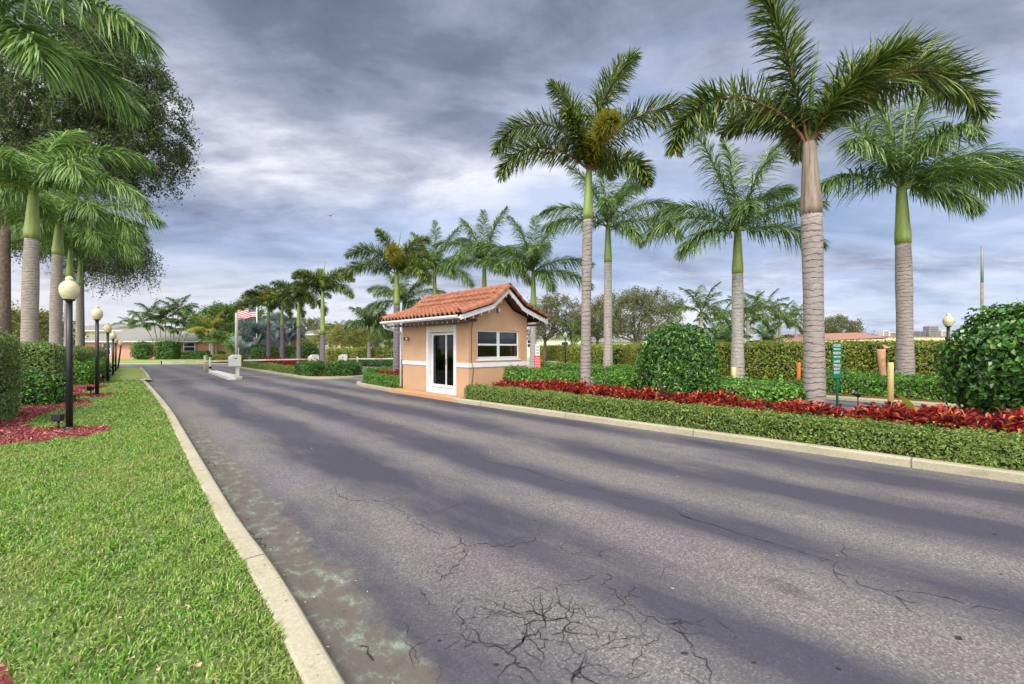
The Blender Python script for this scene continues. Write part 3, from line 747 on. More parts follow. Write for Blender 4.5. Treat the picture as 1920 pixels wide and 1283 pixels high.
# ================================================================= ISLANDS
def tk1(s): return 7.88-.034*max(-6, min(s, 10.6))*1.0   # road edge of the first island
F1 = [R(s, tk1(s)) for s in (-14, -8, -3, 0, 3, 6, 8.5, 10.55)]
kerb('kerb', F1, -1, .16, .12)
N1 = [R(14.55, 7.62), R(16.5, 7.74), R(18.2, 7.9), R(18.9, 8.3), R(19.2, 9.2), R(19.2, 11.2), R(18.8, 12.2), R(17.5, 12.6), R(8, 12.7), R(-14, 12.7)]
kerb('kerb', smoothp(N1, 2), -1, .16, .12)
sheet('garden_bed', [R(-14, 8.1), R(0, 8.0), R(10.5, 7.6), R(10.6, 7.7), R(14.5, 7.72), R(17.8, 8.0), R(18.7, 8.6), R(18.95, 9.3), R(18.95, 11.2), R(18.5, 12.1), R(17.4, 12.45), R(-14, 12.55)], .09, 'soil')
N2 = [R(40, 7.8), R(30, 7.75), R(26.9, 7.65), R(24.2, 7.5), R(23, 7.8), R(22.3, 8.7), R(22.3, 9.8), R(22.9, 10.8), R(24.5, 11.3), R(40, 11.5)]
kerb('kerb', smoothp(N2, 2), 1, .18, .12)
sheet('garden_bed', [R(40, 8.0), R(27, 7.85), R(24.3, 7.75), R(23, 8.2), R(22.6, 9.2), R(23, 10.5), R(24.6, 11.1), R(40, 11.3)], .09, 'soil')
# far side of the exit lane
kerb('kerb', [R(-14, 16.4), R(16, 16.4), R(24, 16.6), R(33, 18)], -1, .16, .1)
sheet('lawn', [R(-14, 16.55), R(16, 16.55), R(24, 16.75), R(33, 18.2), R(40, 60), R(-14, 60)], .085, 'fargrass')
sheet('garden_bed', [R(-14, 16.95), R(4.2, 16.95), R(4.6, 18.9), R(-14, 18.9)], .1, 'soil')
# curved pale drive beyond the guardhouse
sheet('path', [P(*q)[:2] for q in [(985, 700), (1048, 693), (1058, 684), (1052, 677), (1040, 671), (1022, 668), (1000, 667), (985, 668)]], .10, 'concrete')
sheet('lawn', [P(*q)[:2] for q in [(1006, 683), (1030, 681), (1034, 677), (1026, 673), (1010, 672)]], .108, 'fargrass')
kerb('kerb', [P(1044, 692), P(1052, 687), P(1059, 681)], 1, .2, .22, mat='redk')

HG = 'hedges of the entrance islands'
def strow(s0, s1, t, n=2): return [R(s0+(s1-s0)*i/n, t) for i in range(n+1)]
hedge('low_hedge', [R(10.3, 8.0), R(5, 8.14), R(0, 8.33), R(-3.6, 8.43)], .54, .40, .08, .042, 2900, 'hedge', 'long low clipped hedge along the road kerb in front of the red plants', HG, rnd=.1, amp=.03)
# croton row: individual plants ------------------------------------------------
def croton_mesh(seed, h=.5, r=.3, n=520):
    g = np.random.default_rng(seed); nb = 26; ch = []
    bases = []
    for k in range(nb):
        a = g.uniform(0, 2*PI); rr = r*.75*g.random()**.5; bases.append((rr*math.cos(a), rr*math.sin(a), h*g.uniform(.45, .98)*(1-.25*(rr/r)**2)))
    bases = np.array(bases); m = n//nb
    b = bases.repeat(m, 0); N_ = len(b); az = g.uniform(0, 2*PI, N_); e = g.uniform(.1, 1.25, N_); ln = g.uniform(.075, .13, N_)
    b = b-np.stack([0*az, 0*az, g.uniform(0, .14, N_)], 1)
    D = np.stack([np.cos(az)*np.cos(e), np.sin(az)*np.cos(e), np.sin(e)], 1); S = norm(np.cross(D, [0, 0, 1.])); w = (ln*.15)[:, None]
    p1 = b+D*(ln*.55)[:, None]; p2 = b+D*ln[:, None]; p2[:, 2] -= ln*.3
    v = np.stack([b, p1+S*w, p2, p1-S*w], 1).reshape(-1, 3); i = np.arange(N_)[:, None]*4
    f = np.concatenate([i+np.array([[0, 1, 2]]), i+np.array([[0, 2, 3]])])
    sv = []; sf = []
    for k, q in enumerate(bases[:9]):
        o = len(sv); sv += [(q[0]*.3-.004, q[1]*.3, 0), (q[0]*.3+.004, q[1]*.3, 0), (q[0]+.003, q[1], q[2]), (q[0]-.003, q[1], q[2])]; sf.append([o, o+1, o+2, o+3])
    return fastmesh('croton', [(v, f, 0), (np.array(sv), np.array(sf), 1)], [M['croton'], M['barkgrey']])
cm = [croton_mesh(k) for k in range(7)]
CG = 'red croton plants behind the low hedge'; CL = 'red leaved croton plant in the row behind the low hedge at the road edge'
def croton(p, sc, label, grp, k):
    o = meshobj('croton_plant', cm[k % 7], None, p, label=label, cat='shrub', group=grp)
    o.rotation_euler = (0, 0, random.uniform(0, 6.28)); o.scale = (sc, sc, sc*random.uniform(.9, 1.12))
k = 0; s = 9.5
while s > -2.6:
    for dt in (0, .34):
        t = 8.55+.035*(9-s)*.8+dt+random.uniform(-.07, .07)
        croton(R(s+random.uniform(-.06, .06), t, .08), random.uniform(1.0, 1.32), CL, CG, k); k += 1
    s -= .25
for i in range(20):
    croton(R(14.7+(i//2)*.32, 8.85+.3*(i % 2), .08), random.uniform(1.0, 1.15), 'red leaved croton plant in the short bed left of the guardhouse', 'red crotons beside the guardhouse', i)
for i in range(44):
    croton(R(25.6+(i//2)*.55, 8.75+.5*(i % 2), .08), random.uniform(1.45, 1.7), 'red leaved croton plant in the far island behind the barrier arm', 'red crotons in the far island', i)

def rowp(px, t): Y = YRow(px, t); return Q(px, Y)
BG = 'low green bushes behind the crotons'
for a, b_, lab in ((950, 1088, 'low green bush hedge between the guardhouse and the nearest grey palm trunk'), (1126, 1200, 'low square green bush left of the big round bush'), (1338, 1512, 'low leafy green hedge between the round bush and the tallest palm')):
    hedge('low_hedge', [rowp(a, 9.75), rowp((a+b_)/2, 9.75), rowp(b_, 9.75)], .8, .82, .08, .075, 1100, 'bushlow', lab, BG, rnd=.2, amp=.07, aspect=.55)
bush('round_bush', Q(1270, 9.95, .06), (.77, .77, 1.0), .066, 1900, 'bush', 'big dome shaped glossy green bush in the middle of the island', p=2.7, amp=.10, aspect=.55, seed=3)
# big bush at right with visible stems
ch = blob_chunks((0, 0, 1.22), (1.08, 1.0, .93), .082, 1500, p=2.5, amp=.12, seed=8, aspect=.62, zmin=.28)
bb = MB()
for i in range(9):
    a = i*.7; bb.tube([(.1*math.cos(a), .1*math.sin(a), 0), (.3*math.cos(a)+.05, .3*math.sin(a), .4), (.6*math.cos(a), .6*math.sin(a), .9)], [.03, .024, .012], M['bark'], 6)
for i in range(26):
    a = random.uniform(0, 6.28); e = random.uniform(.5, 1.4); q = np.array([1.05*math.cos(a)*math.cos(e), 1.0*math.sin(a)*math.cos(e), 1.22+.95*math.sin(e)])
    bb.tube([q*[.8, .8, .95], q*[1.06, 1.06, 1.06+.04*random.random()]], [.006, .003], M['bushlow'], 4)
root = empty('round_bush', Q(1978, 6.45, .06), 0, 'large loose glossy green bush at the right edge, stems showing below', 'bush')
meshobj('foliage', fastmesh('foliage', ch, [M['bush'], M['core']]), root); bb.build('stem', root)
# behind the guardhouse / nose of the first island
hedge('low_hedge', [R(14.45, 8.25), R(16.5, 8.33), R(18.1, 8.45)], .5, .42, .08, .05, 2000, 'bushlow', 'low clipped green hedge at the road edge just left of the guardhouse', HG, rnd=.12)
hedge('low_hedge', [R(18.55, 8.5), R(18.5, 9.8), R(18.4, 11.6)], .6, .6, .08, .06, 1500, 'bushlow', 'rounded green hedge wrapping the rounded tip of the guardhouse island', HG, rnd=.2)
hedge('low_hedge', [R(17.9, 11.8), R(14.5, 11.9), R(11, 11.9)], .6, .62, .08, .06, 1100, 'limehedge', 'yellow green clipped hedge along the back of the guardhouse island', HG, rnd=.2)
# second island
hedge('low_hedge', [R(25.6, 8.0), R(32, 8.1), R(39.3, 8.15)], .45, .42, .08, .07, 1100, 'hedge', 'long low clipped hedge along the kerb of the far island', HG, rnd=.12)
hedge('low_hedge', [R(25.8, 8.25), R(23.9, 8.4)], .95, .72, .08, .08, 900, 'bush', 'dark green clipped shrub hedge at the near corner of the far island', HG, rnd=.2, amp=.06)
hedge('low_hedge', [R(23.6, 8.7), R(23.2, 9.5), R(23.6, 10.3)], .95, .76, .08, .08, 900, 'bush', 'dark green clipped hedge at the rounded tip of the far island', HG, rnd=.25, amp=.06)
TG = 'clipped round shrubs in the far island'
for px, r_, top, lab in ((575, .74, 1.8, 'largest and nearest ball of the four clipped round shrubs in the far island'), (542, .62, 1.62, 'third clipped round shrub counted from the flagpole'), (511, .6, 1.6, 'second clipped round shrub counted from the flagpole'), (485, .55, 1.58, 'clipped round shrub beside the flagpole, smallest of four')):
    Y = YRow(px, 10.2); bush('round_shrub', Q(px, Y, .06), (r_, r_, top/2), .1, 550, 'bush', lab, TG, p=2.8, seed=px)
# tall hedge beyond the exit lane
hedge('tall_hedge', [R(-9, 20.4), R(-3, 20.4), R(3, 20.4), R(10.9, 20.3)], 1.1, 1.72, .05, .085, 560, 'hedgetall', 'tall clipped hedge beyond the exit lane, behind the two right royal palms', 'tall boundary hedge', rnd=.12, amp=.05)
hedge('tall_hedge', [(6.9, 22.3), (7.6, 26), (8.6, 31.5)], 1.1, 1.66, .05, .1, 380, 'hedgetall', 'tall clipped hedge section turning back behind the round bush', 'tall boundary hedge', rnd=.12)
hedge('tall_hedge', [(7.9, 32), (6.5, 42), (3.4, 62)], 1.4, 1.66, .05, .16, 150, 'hedgetall', 'farthest tall clipped hedge, curving away right of the guardhouse', 'tall boundary hedge', rnd=.15)
hedge('low_hedge', [R(4.1, 17.9), R(0, 17.7), R(-9, 17.6)], .9, .66, .08, .075, 900, 'bushlow', 'low leafy hedge at the foot of the tall hedge, beyond the yellow bollard', HG, rnd=.2, amp=.07)
hedge('low_hedge', [R(19, 20), R(11, 18.6)], .8, .6, .05, .08, 600, 'bushlow', 'low green bushes at the foot of the thin pale royal palm', HG, rnd=.2, amp=.08)
hedge('tall_hedge', [Q(622, 50), Q(680, 44), Q(752, 38)], 1.4, 1.45, .0, .13, 190, 'hedgetall', 'tall clipped hedge seen through the gap left of the guardhouse', 'tall boundary hedge', rnd=.15)
hedge('low_hedge', [Q(655, 39.5), Q(700, 37.5), Q(752, 35.5)], .9, .62, .0, .1, 300, 'bush', 'dark low hedge in front of the tall hedge left of the guardhouse', HG, rnd=.2)
hedge('low_hedge', [Q(396, 46), Q(457, 44)], 1.0, .78, .0, .12, 300, 'limehedge', 'yellow green low hedge beyond the white barrier machine', HG, rnd=.15)
# left hedges
LGp = 'clipped hedges behind the street lamps'
hedge('tall_hedge', [(-9.95, 7.0), (-11.4, 9.0), (-11.9, 9.6)], 1.5, 1.82, .08, .06, 1400, 'hedgeleft', 'nearest tall clipped hedge at the left edge', LGp, rnd=.25, amp=.08)
hedge('tall_hedge', [Q(60, 12.3), Q(84, 13.0)], 1.0, 1.62, .08, .06, 1300, 'hedgeleft', 'tall square hedge block with brown patches, second from the left edge', LGp, rnd=.2, amp=.06)
hedge('tall_hedge', [Q(118, 18.5), Q(150, 23.5), Q(181, 30.5)], 1.0, 1.44, .08, .08, 800, 'hedgeleft', 'long far hedge behind the second and third street lamps', LGp, rnd=.2, amp=.06)
hedge('low_hedge', [Q(58, 11.2), Q(100, 12.1)], 1.0, .78, .08, .08, 1300, 'bush', 'dark glossy low bush in front of the square hedge block', LGp, rnd=.3, amp=.1, aspect=.55)
hedge('low_hedge', [Q(128, 17.2), Q(160, 20.5), Q(172, 24.5)], 1.3, .88, .08, .09, 900, 'bushlow', 'bright green low bush behind the first lamp pole', LGp, rnd=.3, amp=.1, aspect=.55)
hedge('low_hedge', [(-10.5, 8.2), (-9.6, 7.3)], .8, .42, .08, .07, 1200, 'bushlow', 'small low green bush at the foot of the nearest left hedge', LGp, rnd=.2, amp=.08)

# ================================================================= MULCH AND GRASS
mul = [(-160, 850), (-60, 843), (0, 838), (60, 831), (120, 824), (170, 818), (205, 810), (211, 804), (198, 800), (140, 801), (100, 803), (70, 804), (49, 797), (60, 789), (90, 776), (108, 769), (150, 762), (176, 756), (165, 752), (142, 752), (136, 746), (180, 746), (214, 743), (223, 741), (205, 739), (170, 739), (150, 737), (168, 733), (190, 729), (208, 726), (196, 723), (180, 724), (176, 719), (196, 718), (214, 716.5), (201, 714.5), (182, 713), (182, 706.5), (198, 704.5), (197, 702.5), (184, 701), (190, 695.5), (180, 694), (150, 695), (100, 705), (30, 720), (-60, 730), (-160, 740)]
mulp = [P(x, y, .1)[:2] for x, y in mul]
mo = sheet('mulch_bed', mulp, .104, 'soil')
mul2 = [(-40, 1246), (0, 1250), (16, 1262), (22, 1275), (28, 1290), (30, 1330), (-60, 1330)]
mulp2 = [P(x, y, .1)[:2] for x, y in mul2]
sheet('mulch_bed', mulp2, .104, 'soil')
def scatter(poly, n):
    a = np.array(poly); lo, hi = a.min(0), a.max(0); p = rng.uniform(lo, hi, (n, 2)); return p[pip(p, poly)]
def chips(poly, dens, lim=None, sz=.035):
    a = np.array(poly); area = np.prod(a.max(0)-a.min(0)); p = scatter(poly, int(area*dens))
    if lim is not None: p = p[p[:, 1] < lim]
    n = len(p); q = np.column_stack([p, np.full(n, .112)+rng.uniform(-.004, .018, n)])
    return leaves(q, np.array([[0, 0, 1.]]).repeat(n, 0), sz, .32, .9, .05)
v1, f1 = chips(mulp, 1500, 13.5); v2, f2 = chips(mulp2, 3500, sz=.03); v3, f3 = chips([p for p in mulp], 260, 30, .07)
me = fastmesh('mulch_chips', [(v1, f1, 0), (v2, f2, 0), (v3, f3, 0)], [M['mulch']])
meshobj('mulch_chips', me, label='shredded red bark mulch around the lamp posts', cat='mulch', kind='stuff')

def blades(p, z0, h, w):
    n = len(p); az = rng.uniform(0, 2*PI, n); lean = rng.uniform(.15, 1.1, n)*1.0; hh = h*rng.uniform(.55, 1.25, n)
    D = np.stack([np.cos(az), np.sin(az), 0*az], 1); S = np.stack([-np.sin(az), np.cos(az), 0*az], 1)
    tw = rng.uniform(-.8, .8, n); S = norm(S*np.cos(tw)[:, None]+D*np.sin(tw)[:, None]); ww = (w*rng.uniform(.6, 1.2, n))[:, None]
    b = np.column_stack([p, np.full(n, z0)]); up = np.array([[0, 0, 1.]])
    m = b+D*(hh*lean*.35)[:, None]+up*(hh*.6)[:, None]; t = b+D*(hh*lean)[:, None]+up*(hh*(1.05-lean*.42))[:, None]
    v = np.stack([b-S*ww*.45, b+S*ww*.45, m+S*ww*.5, m-S*ww*.5, t], 1).reshape(-1, 3); i = np.arange(n)[:, None]*5
    return v, i+np.array([[0, 1, 2, 3]]), i+np.array([[3, 2, 4]])
ch = []
vis = [tuple(p) for p in lawnA]
for y0, y1, dens, h, w in ((1.3, 3, 9000, .056, .0085), (3, 5, 6500, .06, .0095), (5, 8, 4200, .06, .011), (8, 13, 1700, .065, .02), (13, 22, 600, .07, .04)):
    xlo, xhi = -1.28*y1, -.4*y0 if y0 < 5 else -.7*y0
    n = int((y1-y0)*(xhi-xlo)*dens); p = np.column_stack([rng.uniform(xlo, xhi, n), rng.uniform(y0, y1, n)])
    p = p[(p[:, 0] > -1.25*p[:, 1]-.2)]; dn = vnoise(np.column_stack([p, p[:, 0]*0]), 2.5, 4)
    p = p[rng.random(len(p)) < .72+.35*dn+.3*vnoise(np.column_stack([p, p[:, 0]*0]), 11, 2)]
    p = p[pip(p, lawnpoly) & ~pip(p, mulp) & ~pip(p, mulp2)]
    hv = .62+.42*(vnoise(np.column_stack([p, p[:, 0]*0]), 5, 9)+.6)+.2*vnoise(np.column_stack([p, p[:, 0]*0]), 17, 3)
    v, q, t = blades(p, .09, h*np.clip(hv, .3, 1.5), w)
    ch.append((v, q, 0)); ch.append((v, t, 0))
me_ch = []
# share vertices: give quads and tips their own copies (cheap)
me = fastmesh('grass', ch, [M['grassb']]); meshobj('grass', me, label='thick green lawn grass between the kerb and the mulch beds', cat='grass', kind='stuff')
# dead leaves on the lawn and road
dl = [(180, 1187), (371, 1247), (296, 1257), (350, 1136), (270, 1250), (365, 1008), (12, 1080), (248, 1235), (225, 1160), (420, 1240)]
DG = 'dry leaves lying on the lawn'
for i, (x, y) in enumerate(dl):
    p = P(x, y, .15); n0 = 7; s_ = random.uniform(.011, .02)*(1.6 if x == 371 else 1)
    b = MB(); vs = [(0, 0, 0)]
    for j in range(n0): a = 2*PI*j/n0; rr = s_*(1.3 if j == 0 else random.uniform(.45, .8)); vs.append((rr*math.cos(a), rr*math.sin(a)*.8, random.uniform(-.003, .012)))
    b.add(vs, [(0, j+1, (j+1) % n0+1) for j in range(n0)], M['deadleaf'])
    o = b.build('fallen_leaf', None, p, label='small dry tan leaf lying on the lawn', cat='leaf', group=DG); o.rotation_euler = (random.uniform(-.4, .4), random.uniform(-.4, .4), random.uniform(0, 6))

lit = []
for _ in range(260):
    s_ = random.uniform(-6, 14); t_ = (.74+.034*s_)+random.choice([random.uniform(-.12, .0), random.uniform(.0, .5), random.uniform(0, 6)])
    g = R(s_, t_); zz = .125 if t_ < .74+.034*s_-.01 else .006; lit.append((g[0], g[1], zz))
lit = np.array(lit); v4, f4_ = leaves(lit, np.array([[0, 0, 1.]]).repeat(len(lit), 0), .022, .4, .25, .03)
meshobj('leaf_litter', fastmesh('leaf_litter', [(v4, f4_, 0)], [M['deadleaf']]), label='tiny dry leaf scraps along the left kerb and road', cat='leaf litter', kind='stuff')

# ================================================================= GUARDHOUSE
C0 = np.array([-1.296, 13.04, 0.])
gh = empty('guardhouse', C0, RA, 'small peach stucco guardhouse with an orange tiled roof beside the road', 'guardhouse')
WX, WY, WT, z0, z1 = 2.467, 3.9, .14, .12, 2.44
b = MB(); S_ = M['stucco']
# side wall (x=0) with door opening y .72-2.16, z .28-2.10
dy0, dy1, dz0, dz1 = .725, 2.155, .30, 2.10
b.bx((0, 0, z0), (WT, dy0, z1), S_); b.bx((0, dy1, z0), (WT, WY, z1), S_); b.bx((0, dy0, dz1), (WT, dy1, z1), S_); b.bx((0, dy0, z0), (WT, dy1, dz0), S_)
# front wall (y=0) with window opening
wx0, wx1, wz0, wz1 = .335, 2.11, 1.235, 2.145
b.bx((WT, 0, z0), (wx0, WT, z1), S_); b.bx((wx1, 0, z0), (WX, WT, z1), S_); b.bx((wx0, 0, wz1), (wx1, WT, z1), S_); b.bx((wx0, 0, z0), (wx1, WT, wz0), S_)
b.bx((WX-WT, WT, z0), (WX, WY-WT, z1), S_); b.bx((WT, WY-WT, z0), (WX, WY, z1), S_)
gab = [(0, z1), (WX, z1), (WX, 2.60), (1.83, 2.80), (1.233, 3.33), (.6, 2.80), (0, 2.60)]
b.prism(gab, 0.0, WT, S_, 'y'); b.prism(gab, WY-WT, WY, S_, 'y')
b.build('wall', gh)
b = MB(); b.bx((WT, WT, .02), (WX-WT, WY-WT, .13), M['floorin']); b.bx((WT, WT, 2.42), (WX-WT, WY-WT, 2.46), M['wallin']); b.build('floor', gh)
# foundation step
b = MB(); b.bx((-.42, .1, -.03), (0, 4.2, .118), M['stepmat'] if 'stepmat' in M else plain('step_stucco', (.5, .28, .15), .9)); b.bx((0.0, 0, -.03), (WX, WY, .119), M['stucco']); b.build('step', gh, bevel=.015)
# trim band
b = MB(); W_ = M['white']
b.bx((-.025, -.025, 1.0), (0, dy0-.12, 1.135), W_); b.bx((-.025, dy1+.12, 1.0), (0, WY, 1.135), W_); b.bx((0, -.025, 1.0), (WX+.02, 0, 1.135), W_); b.bx((WX, 0, 1.0), (WX+.02, WY, 1.135), W_)
b.build('trim_band', gh, bevel=.006)
# sliding door
b = MB(); cx = -.035
b.bx((cx, dy0-.12, .125), (-.0, dy0, 2.31), W_); b.bx((cx, dy1, .125), (0, dy1+.12, 2.31), W_); b.bx((cx, dy0, dz1), (0, dy1, 2.31), plain('casing_cream', (.68, .62, .5), .7, var=.05)); b.bx((cx, dy0, .125), (0, dy1, dz0), W_)
b.bx((-.0, dy0, dz0), (WT-.02, dy0+.02, dz1), W_); b.bx((0, dy1-.02, dz0), (WT-.02, dy1, dz1), W_)
b.build('door_casing', gh, bevel=.004)
for (ya, yb, xo) in ((dy0+.022, 1.30, .07), (1.24, dy1-.022, .105)):
    b = MB(); fw = .055
    b.bx((xo, ya, dz0+.01), (xo+.03, ya+fw, dz1-.01), W_); b.bx((xo, yb-fw, dz0+.01), (xo+.03, yb, dz1-.01), W_)
    b.bx((xo, ya+fw, dz0+.01), (xo+.03, yb-fw, dz0+.10), W_); b.bx((xo, ya+fw, dz1-.09), (xo+.03, yb-fw, dz1-.01), W_)
    d = b.build('sliding_door', gh)
    b = MB(); b.bx((xo+.012, ya+fw, dz0+.10), (xo+.018, yb-fw, dz1-.09), M['glass']); b.build('pane', d)
    if xo < .09: b = MB(); b.bx((xo-.02, yb-.04, 1.05), (xo-.001, yb-.02, 1.25), M['acgrey']); b.build('handle', d)
# window: two single hung units
mid = (wx0+wx1)/2
for xa, xb in ((wx0, mid), (mid, wx1)):
    b = MB(); f_ = .05; yo = .045
    b.bx((xa, yo, wz0), (xa+f_, yo+.05, wz1), W_); b.bx((xb-f_, yo, wz0), (xb, yo+.05, wz1), W_); b.bx((xa+f_, yo, wz1-f_), (xb-f_, yo+.05, wz1), W_); b.bx((xa+f_, yo, wz0), (xb-f_, yo+.05, wz0+f_), W_)
    b.bx((xa+f_, yo-.01, 1.665), (xb-f_, yo+.045, 1.72), W_); b.bx((xa+f_, yo-.008, wz0+f_), (xb-f_, yo+.01, wz0+f_+.03), W_)
    w_ = b.build('window', gh)
    b = MB(); b.bx((xa+f_, yo+.03, 1.72), (xb-f_, yo+.035, wz1-f_), M['glass']); b.bx((xa+f_, yo+.012, wz0+f_+.03), (xb-f_, yo+.017, 1.665), M['glass']); b.build('pane', w_)
    if xa > 1:
        b = MB()
        for q in range(7): b.bx((xa+.06, yo+.075, 1.78+q*.045), (xa+.34, yo+.085, 1.80+q*.045), M['blind'])
        b.build('blind', w_)
b = MB(); b.bx((wx0-.03, -.03, wz0-.045), (wx1+.03, .045, wz0), W_); b.build('window_sill', gh, bevel=.005)
# roof ---------------------------------------------------------------------
prof = [(-.62, 2.53), (.57, 2.90), (1.233, 3.44), (1.90, 2.90), (3.02, 2.53)]
Y0, Y1 = -.415, 4.2
b = MB()
deck = [(x, z) for x, z in prof]+[(x, z-.05) for x, z in prof[::-1]]
b.prism(deck, Y0+.03, Y1-.03, M['darkwood'], 'y')
# tiles
def slope_pts(side):
    pts = [np.array(p) for p in (prof[:3] if side < 0 else prof[:1:-1])]
    return pts          # from eave to ridge
tw = .235; ncol = int(round((Y1-Y0)/tw)); tw = (Y1-Y0)/ncol
for side in (-1, 1):
    pts = slope_pts(side); seg = [np.linalg.norm(pts[i+1]-pts[i]) for i in range(2)]; tot = sum(seg); nrow = 7; rl = tot/nrow
    def at(d):
        d = min(d, tot)
        if d < seg[0]: q = pts[0]+(pts[1]-pts[0])*d/seg[0]
        else: q = pts[1]+(pts[2]-pts[1])*(d-seg[0])/seg[1]
        return q
    def nm(d):
        t = (pts[1]-pts[0]) if d < seg[0] else (pts[2]-pts[1]); t = t/np.linalg.norm(t); n_ = np.array([-t[1], t[0]]); return n_ if n_[1] > 0 else -n_
    for r_ in range(nrow):
        for c_ in range(ncol):
            vs = []; fs = []; K = 8
            js = random.uniform(-.006, .006); jl = random.uniform(-.012, .012); dr = [r_*rl-.05+jl, (r_+.5)*rl, (r_+1)*rl+.02]
            lift = [.085, .05, .015]
            for a, lf in zip(dr, lift):
                q = at(max(a, 0)); n_ = nm(max(a, 0)+.001)
                if a < 0: q = q+(pts[0]-pts[1])/seg[0]*(-a)
                for k_ in range(K+1):
                    u = k_/K; hh = .078*math.sin(PI*min(1, u/.62))**.75 if u < .62 else -.015*math.sin(PI*(u-.62)/.38)
                    g = q+n_*(lf+hh); vs.append((g[0], Y0+(c_+u)*tw+js, g[1]))
            q = at(max(dr[0], 0)); n_ = nm(max(dr[0], 0)+.001)
            if dr[0] < 0: q = q+(pts[0]-pts[1])/seg[0]*(-dr[0])
            for k_ in range(K+1):
                u = k_/K; hh = .078*math.sin(PI*min(1, u/.62))**.75 if u < .62 else -.015*math.sin(PI*(u-.62)/.38)
                g = q+n_*(.085+hh-.05); vs.append((g[0], Y0+(c_+u)*tw+js, g[1]))
            for j_ in range(2):
                for k_ in range(K): a = j_*(K+1)+k_; fs.append((a, a+1, a+K+2, a+K+1))
            for k_ in range(K): a = k_; e = 3*(K+1)+k_; fs.append((e, e+1, a+1, a))
            b.add(vs, fs, M['tile'], True)
rf = b.build('roof', gh)
def cap_run(A, B, n, r, name, par, axis_dir='y'):
    b = MB(); A, B = np.array(A, float), np.array(B, float); t = (B-A)/np.linalg.norm(B-A)
    side = np.cross(t, [0, 0, 1.]); side /= np.linalg.norm(side); up = np.cross(side, t)
    for i in range(n):
        p0 = A+(B-A)*(i-.06)/n; p1 = A+(B-A)*(i+1.0)/n; vs = []; fs = []; K = 8
        for q, rr in ((p0, r*1.1), (p1, r*.9)):
            for k_ in range(K+1): a = -PI*.08+PI*1.16*k_/K; vs.append(q+side*rr*math.cos(a)+up*rr*math.sin(a)*.95)
        for k_ in range(K): fs.append((k_, k_+1, k_+K+2, k_+K+1))
        for k_ in range(K+1): a = -PI*.08+PI*1.16*k_/K; vs.append(p0+side*r*.93*math.cos(a)+up*r*.93*math.sin(a)*.95)
        for k_ in range(K): fs.append((k_, 2*K+2+k_, 2*K+3+k_, k_+1))
        b.add(vs, fs, M['tile'], True)
    return b.build(name, par)
cap_run((1.233, Y0-.06, 3.50), (1.233, Y1+.03, 3.50), 11, .10, 'ridge_tiles', gh)
for yy in (Y0-.005, Y1+.005):
    for A, B_, n in (((-.63, yy, 2.60), (.57, yy, 2.98), 4), ((.57, yy, 2.98), (1.233, yy, 3.52), 3), ((3.03, yy, 2.60), (1.90, yy, 2.98), 4), ((1.90, yy, 2.98), (1.233, yy, 3.52), 3)):
        cap_run(A, B_, n, .12, 'edge_tiles', gh)
# barge boards and soffit
for yy in (Y0-.03, Y1+.0):
    b = MB(); pr = [(x, z-.005) for x, z in prof]; lo = [(x, z-.145) for x, z in prof]
    b.prism(pr+lo[::-1], yy, yy+.03, W_, 'y'); b.build('barge_board', gh)
b = MB(); b.bx((2.52, Y0+.02, 2.345), (2.98, Y1-.05, 2.375), M['darkwood']); b.bx((-.58, Y0+.02, 2.35), (-.001, Y1-.05, 2.375), M['darkwood']); b.bx((.0, Y0+.03, 2.36), (.03, -.001, 2.44), M['darkwood'])
b.build('soffit', gh)
# gutter
b = MB(); gp = [(-.60, 2.52), (-.60, 2.425), (-.70, 2.425), (-.74, 2.47), (-.74, 2.52), (-.728, 2.52), (-.728, 2.475), (-.695, 2.437), (-.613, 2.437), (-.613, 2.52)]
b.prism(gp, Y0-.03, Y1+.02, W_, 'y'); b.build('gutter', gh)
b = MB(); b.tube([(-.66, 4.1, 2.4), (-.6, 4.1, 2.3), (-.06, 3.98, 2.15), (-.045, 3.97, 2.0), (-.045, 3.97, .2)], .035, W_, 8); b.build('downpipe', gh)
# lamp on gable, black cable, tap, camera on wall
b = MB(); b.box((1.13, -.05, 2.78), (.075, .10, .15), M['acgrey']); b.box((1.13, -.11, 2.78), (.06, .02, .12), M['white']); b.build('gable_light', gh, bevel=.008)
b = MB(); b.tube([(.38, -.03, 2.62), (.26, -.02, 2.50), (.14, -.015, 2.35), (.10, -.015, 2.1), (.11, -.012, 1.7), (.08, -.03, 1.2), (.16, -.035, .95), (.13, -.015, .6), (.10, -.015, .42)], .008, M['black'], 5); b.build('cable', gh)
b = MB(); b.tube([(.28, -.01, .52), (.28, -.07, .52), (.28, -.09, .48)], .012, M['acgrey'], 6); b.tube([(.24, -.07, .55), (.32, -.07, .55)], .008, M['redk'], 5); b.build('tap', gh)
b = MB(); b.tube([(0, 3.55, 1.93), (-.06, 3.55, 1.93)], .05, M['acgrey'], 10); b.lathe([(.0, -.06), (.05, -.055), (.07, -.01), (.06, .03), (.0, .05)], M['black'], (-.11, 3.52, 1.92), 10, cap=False)
b.tube([(-.05, 3.45, 1.95), (-.16, 3.38, 1.90)], [.03, .045], M['offwhite'], 10); b.build('security_light', gh)
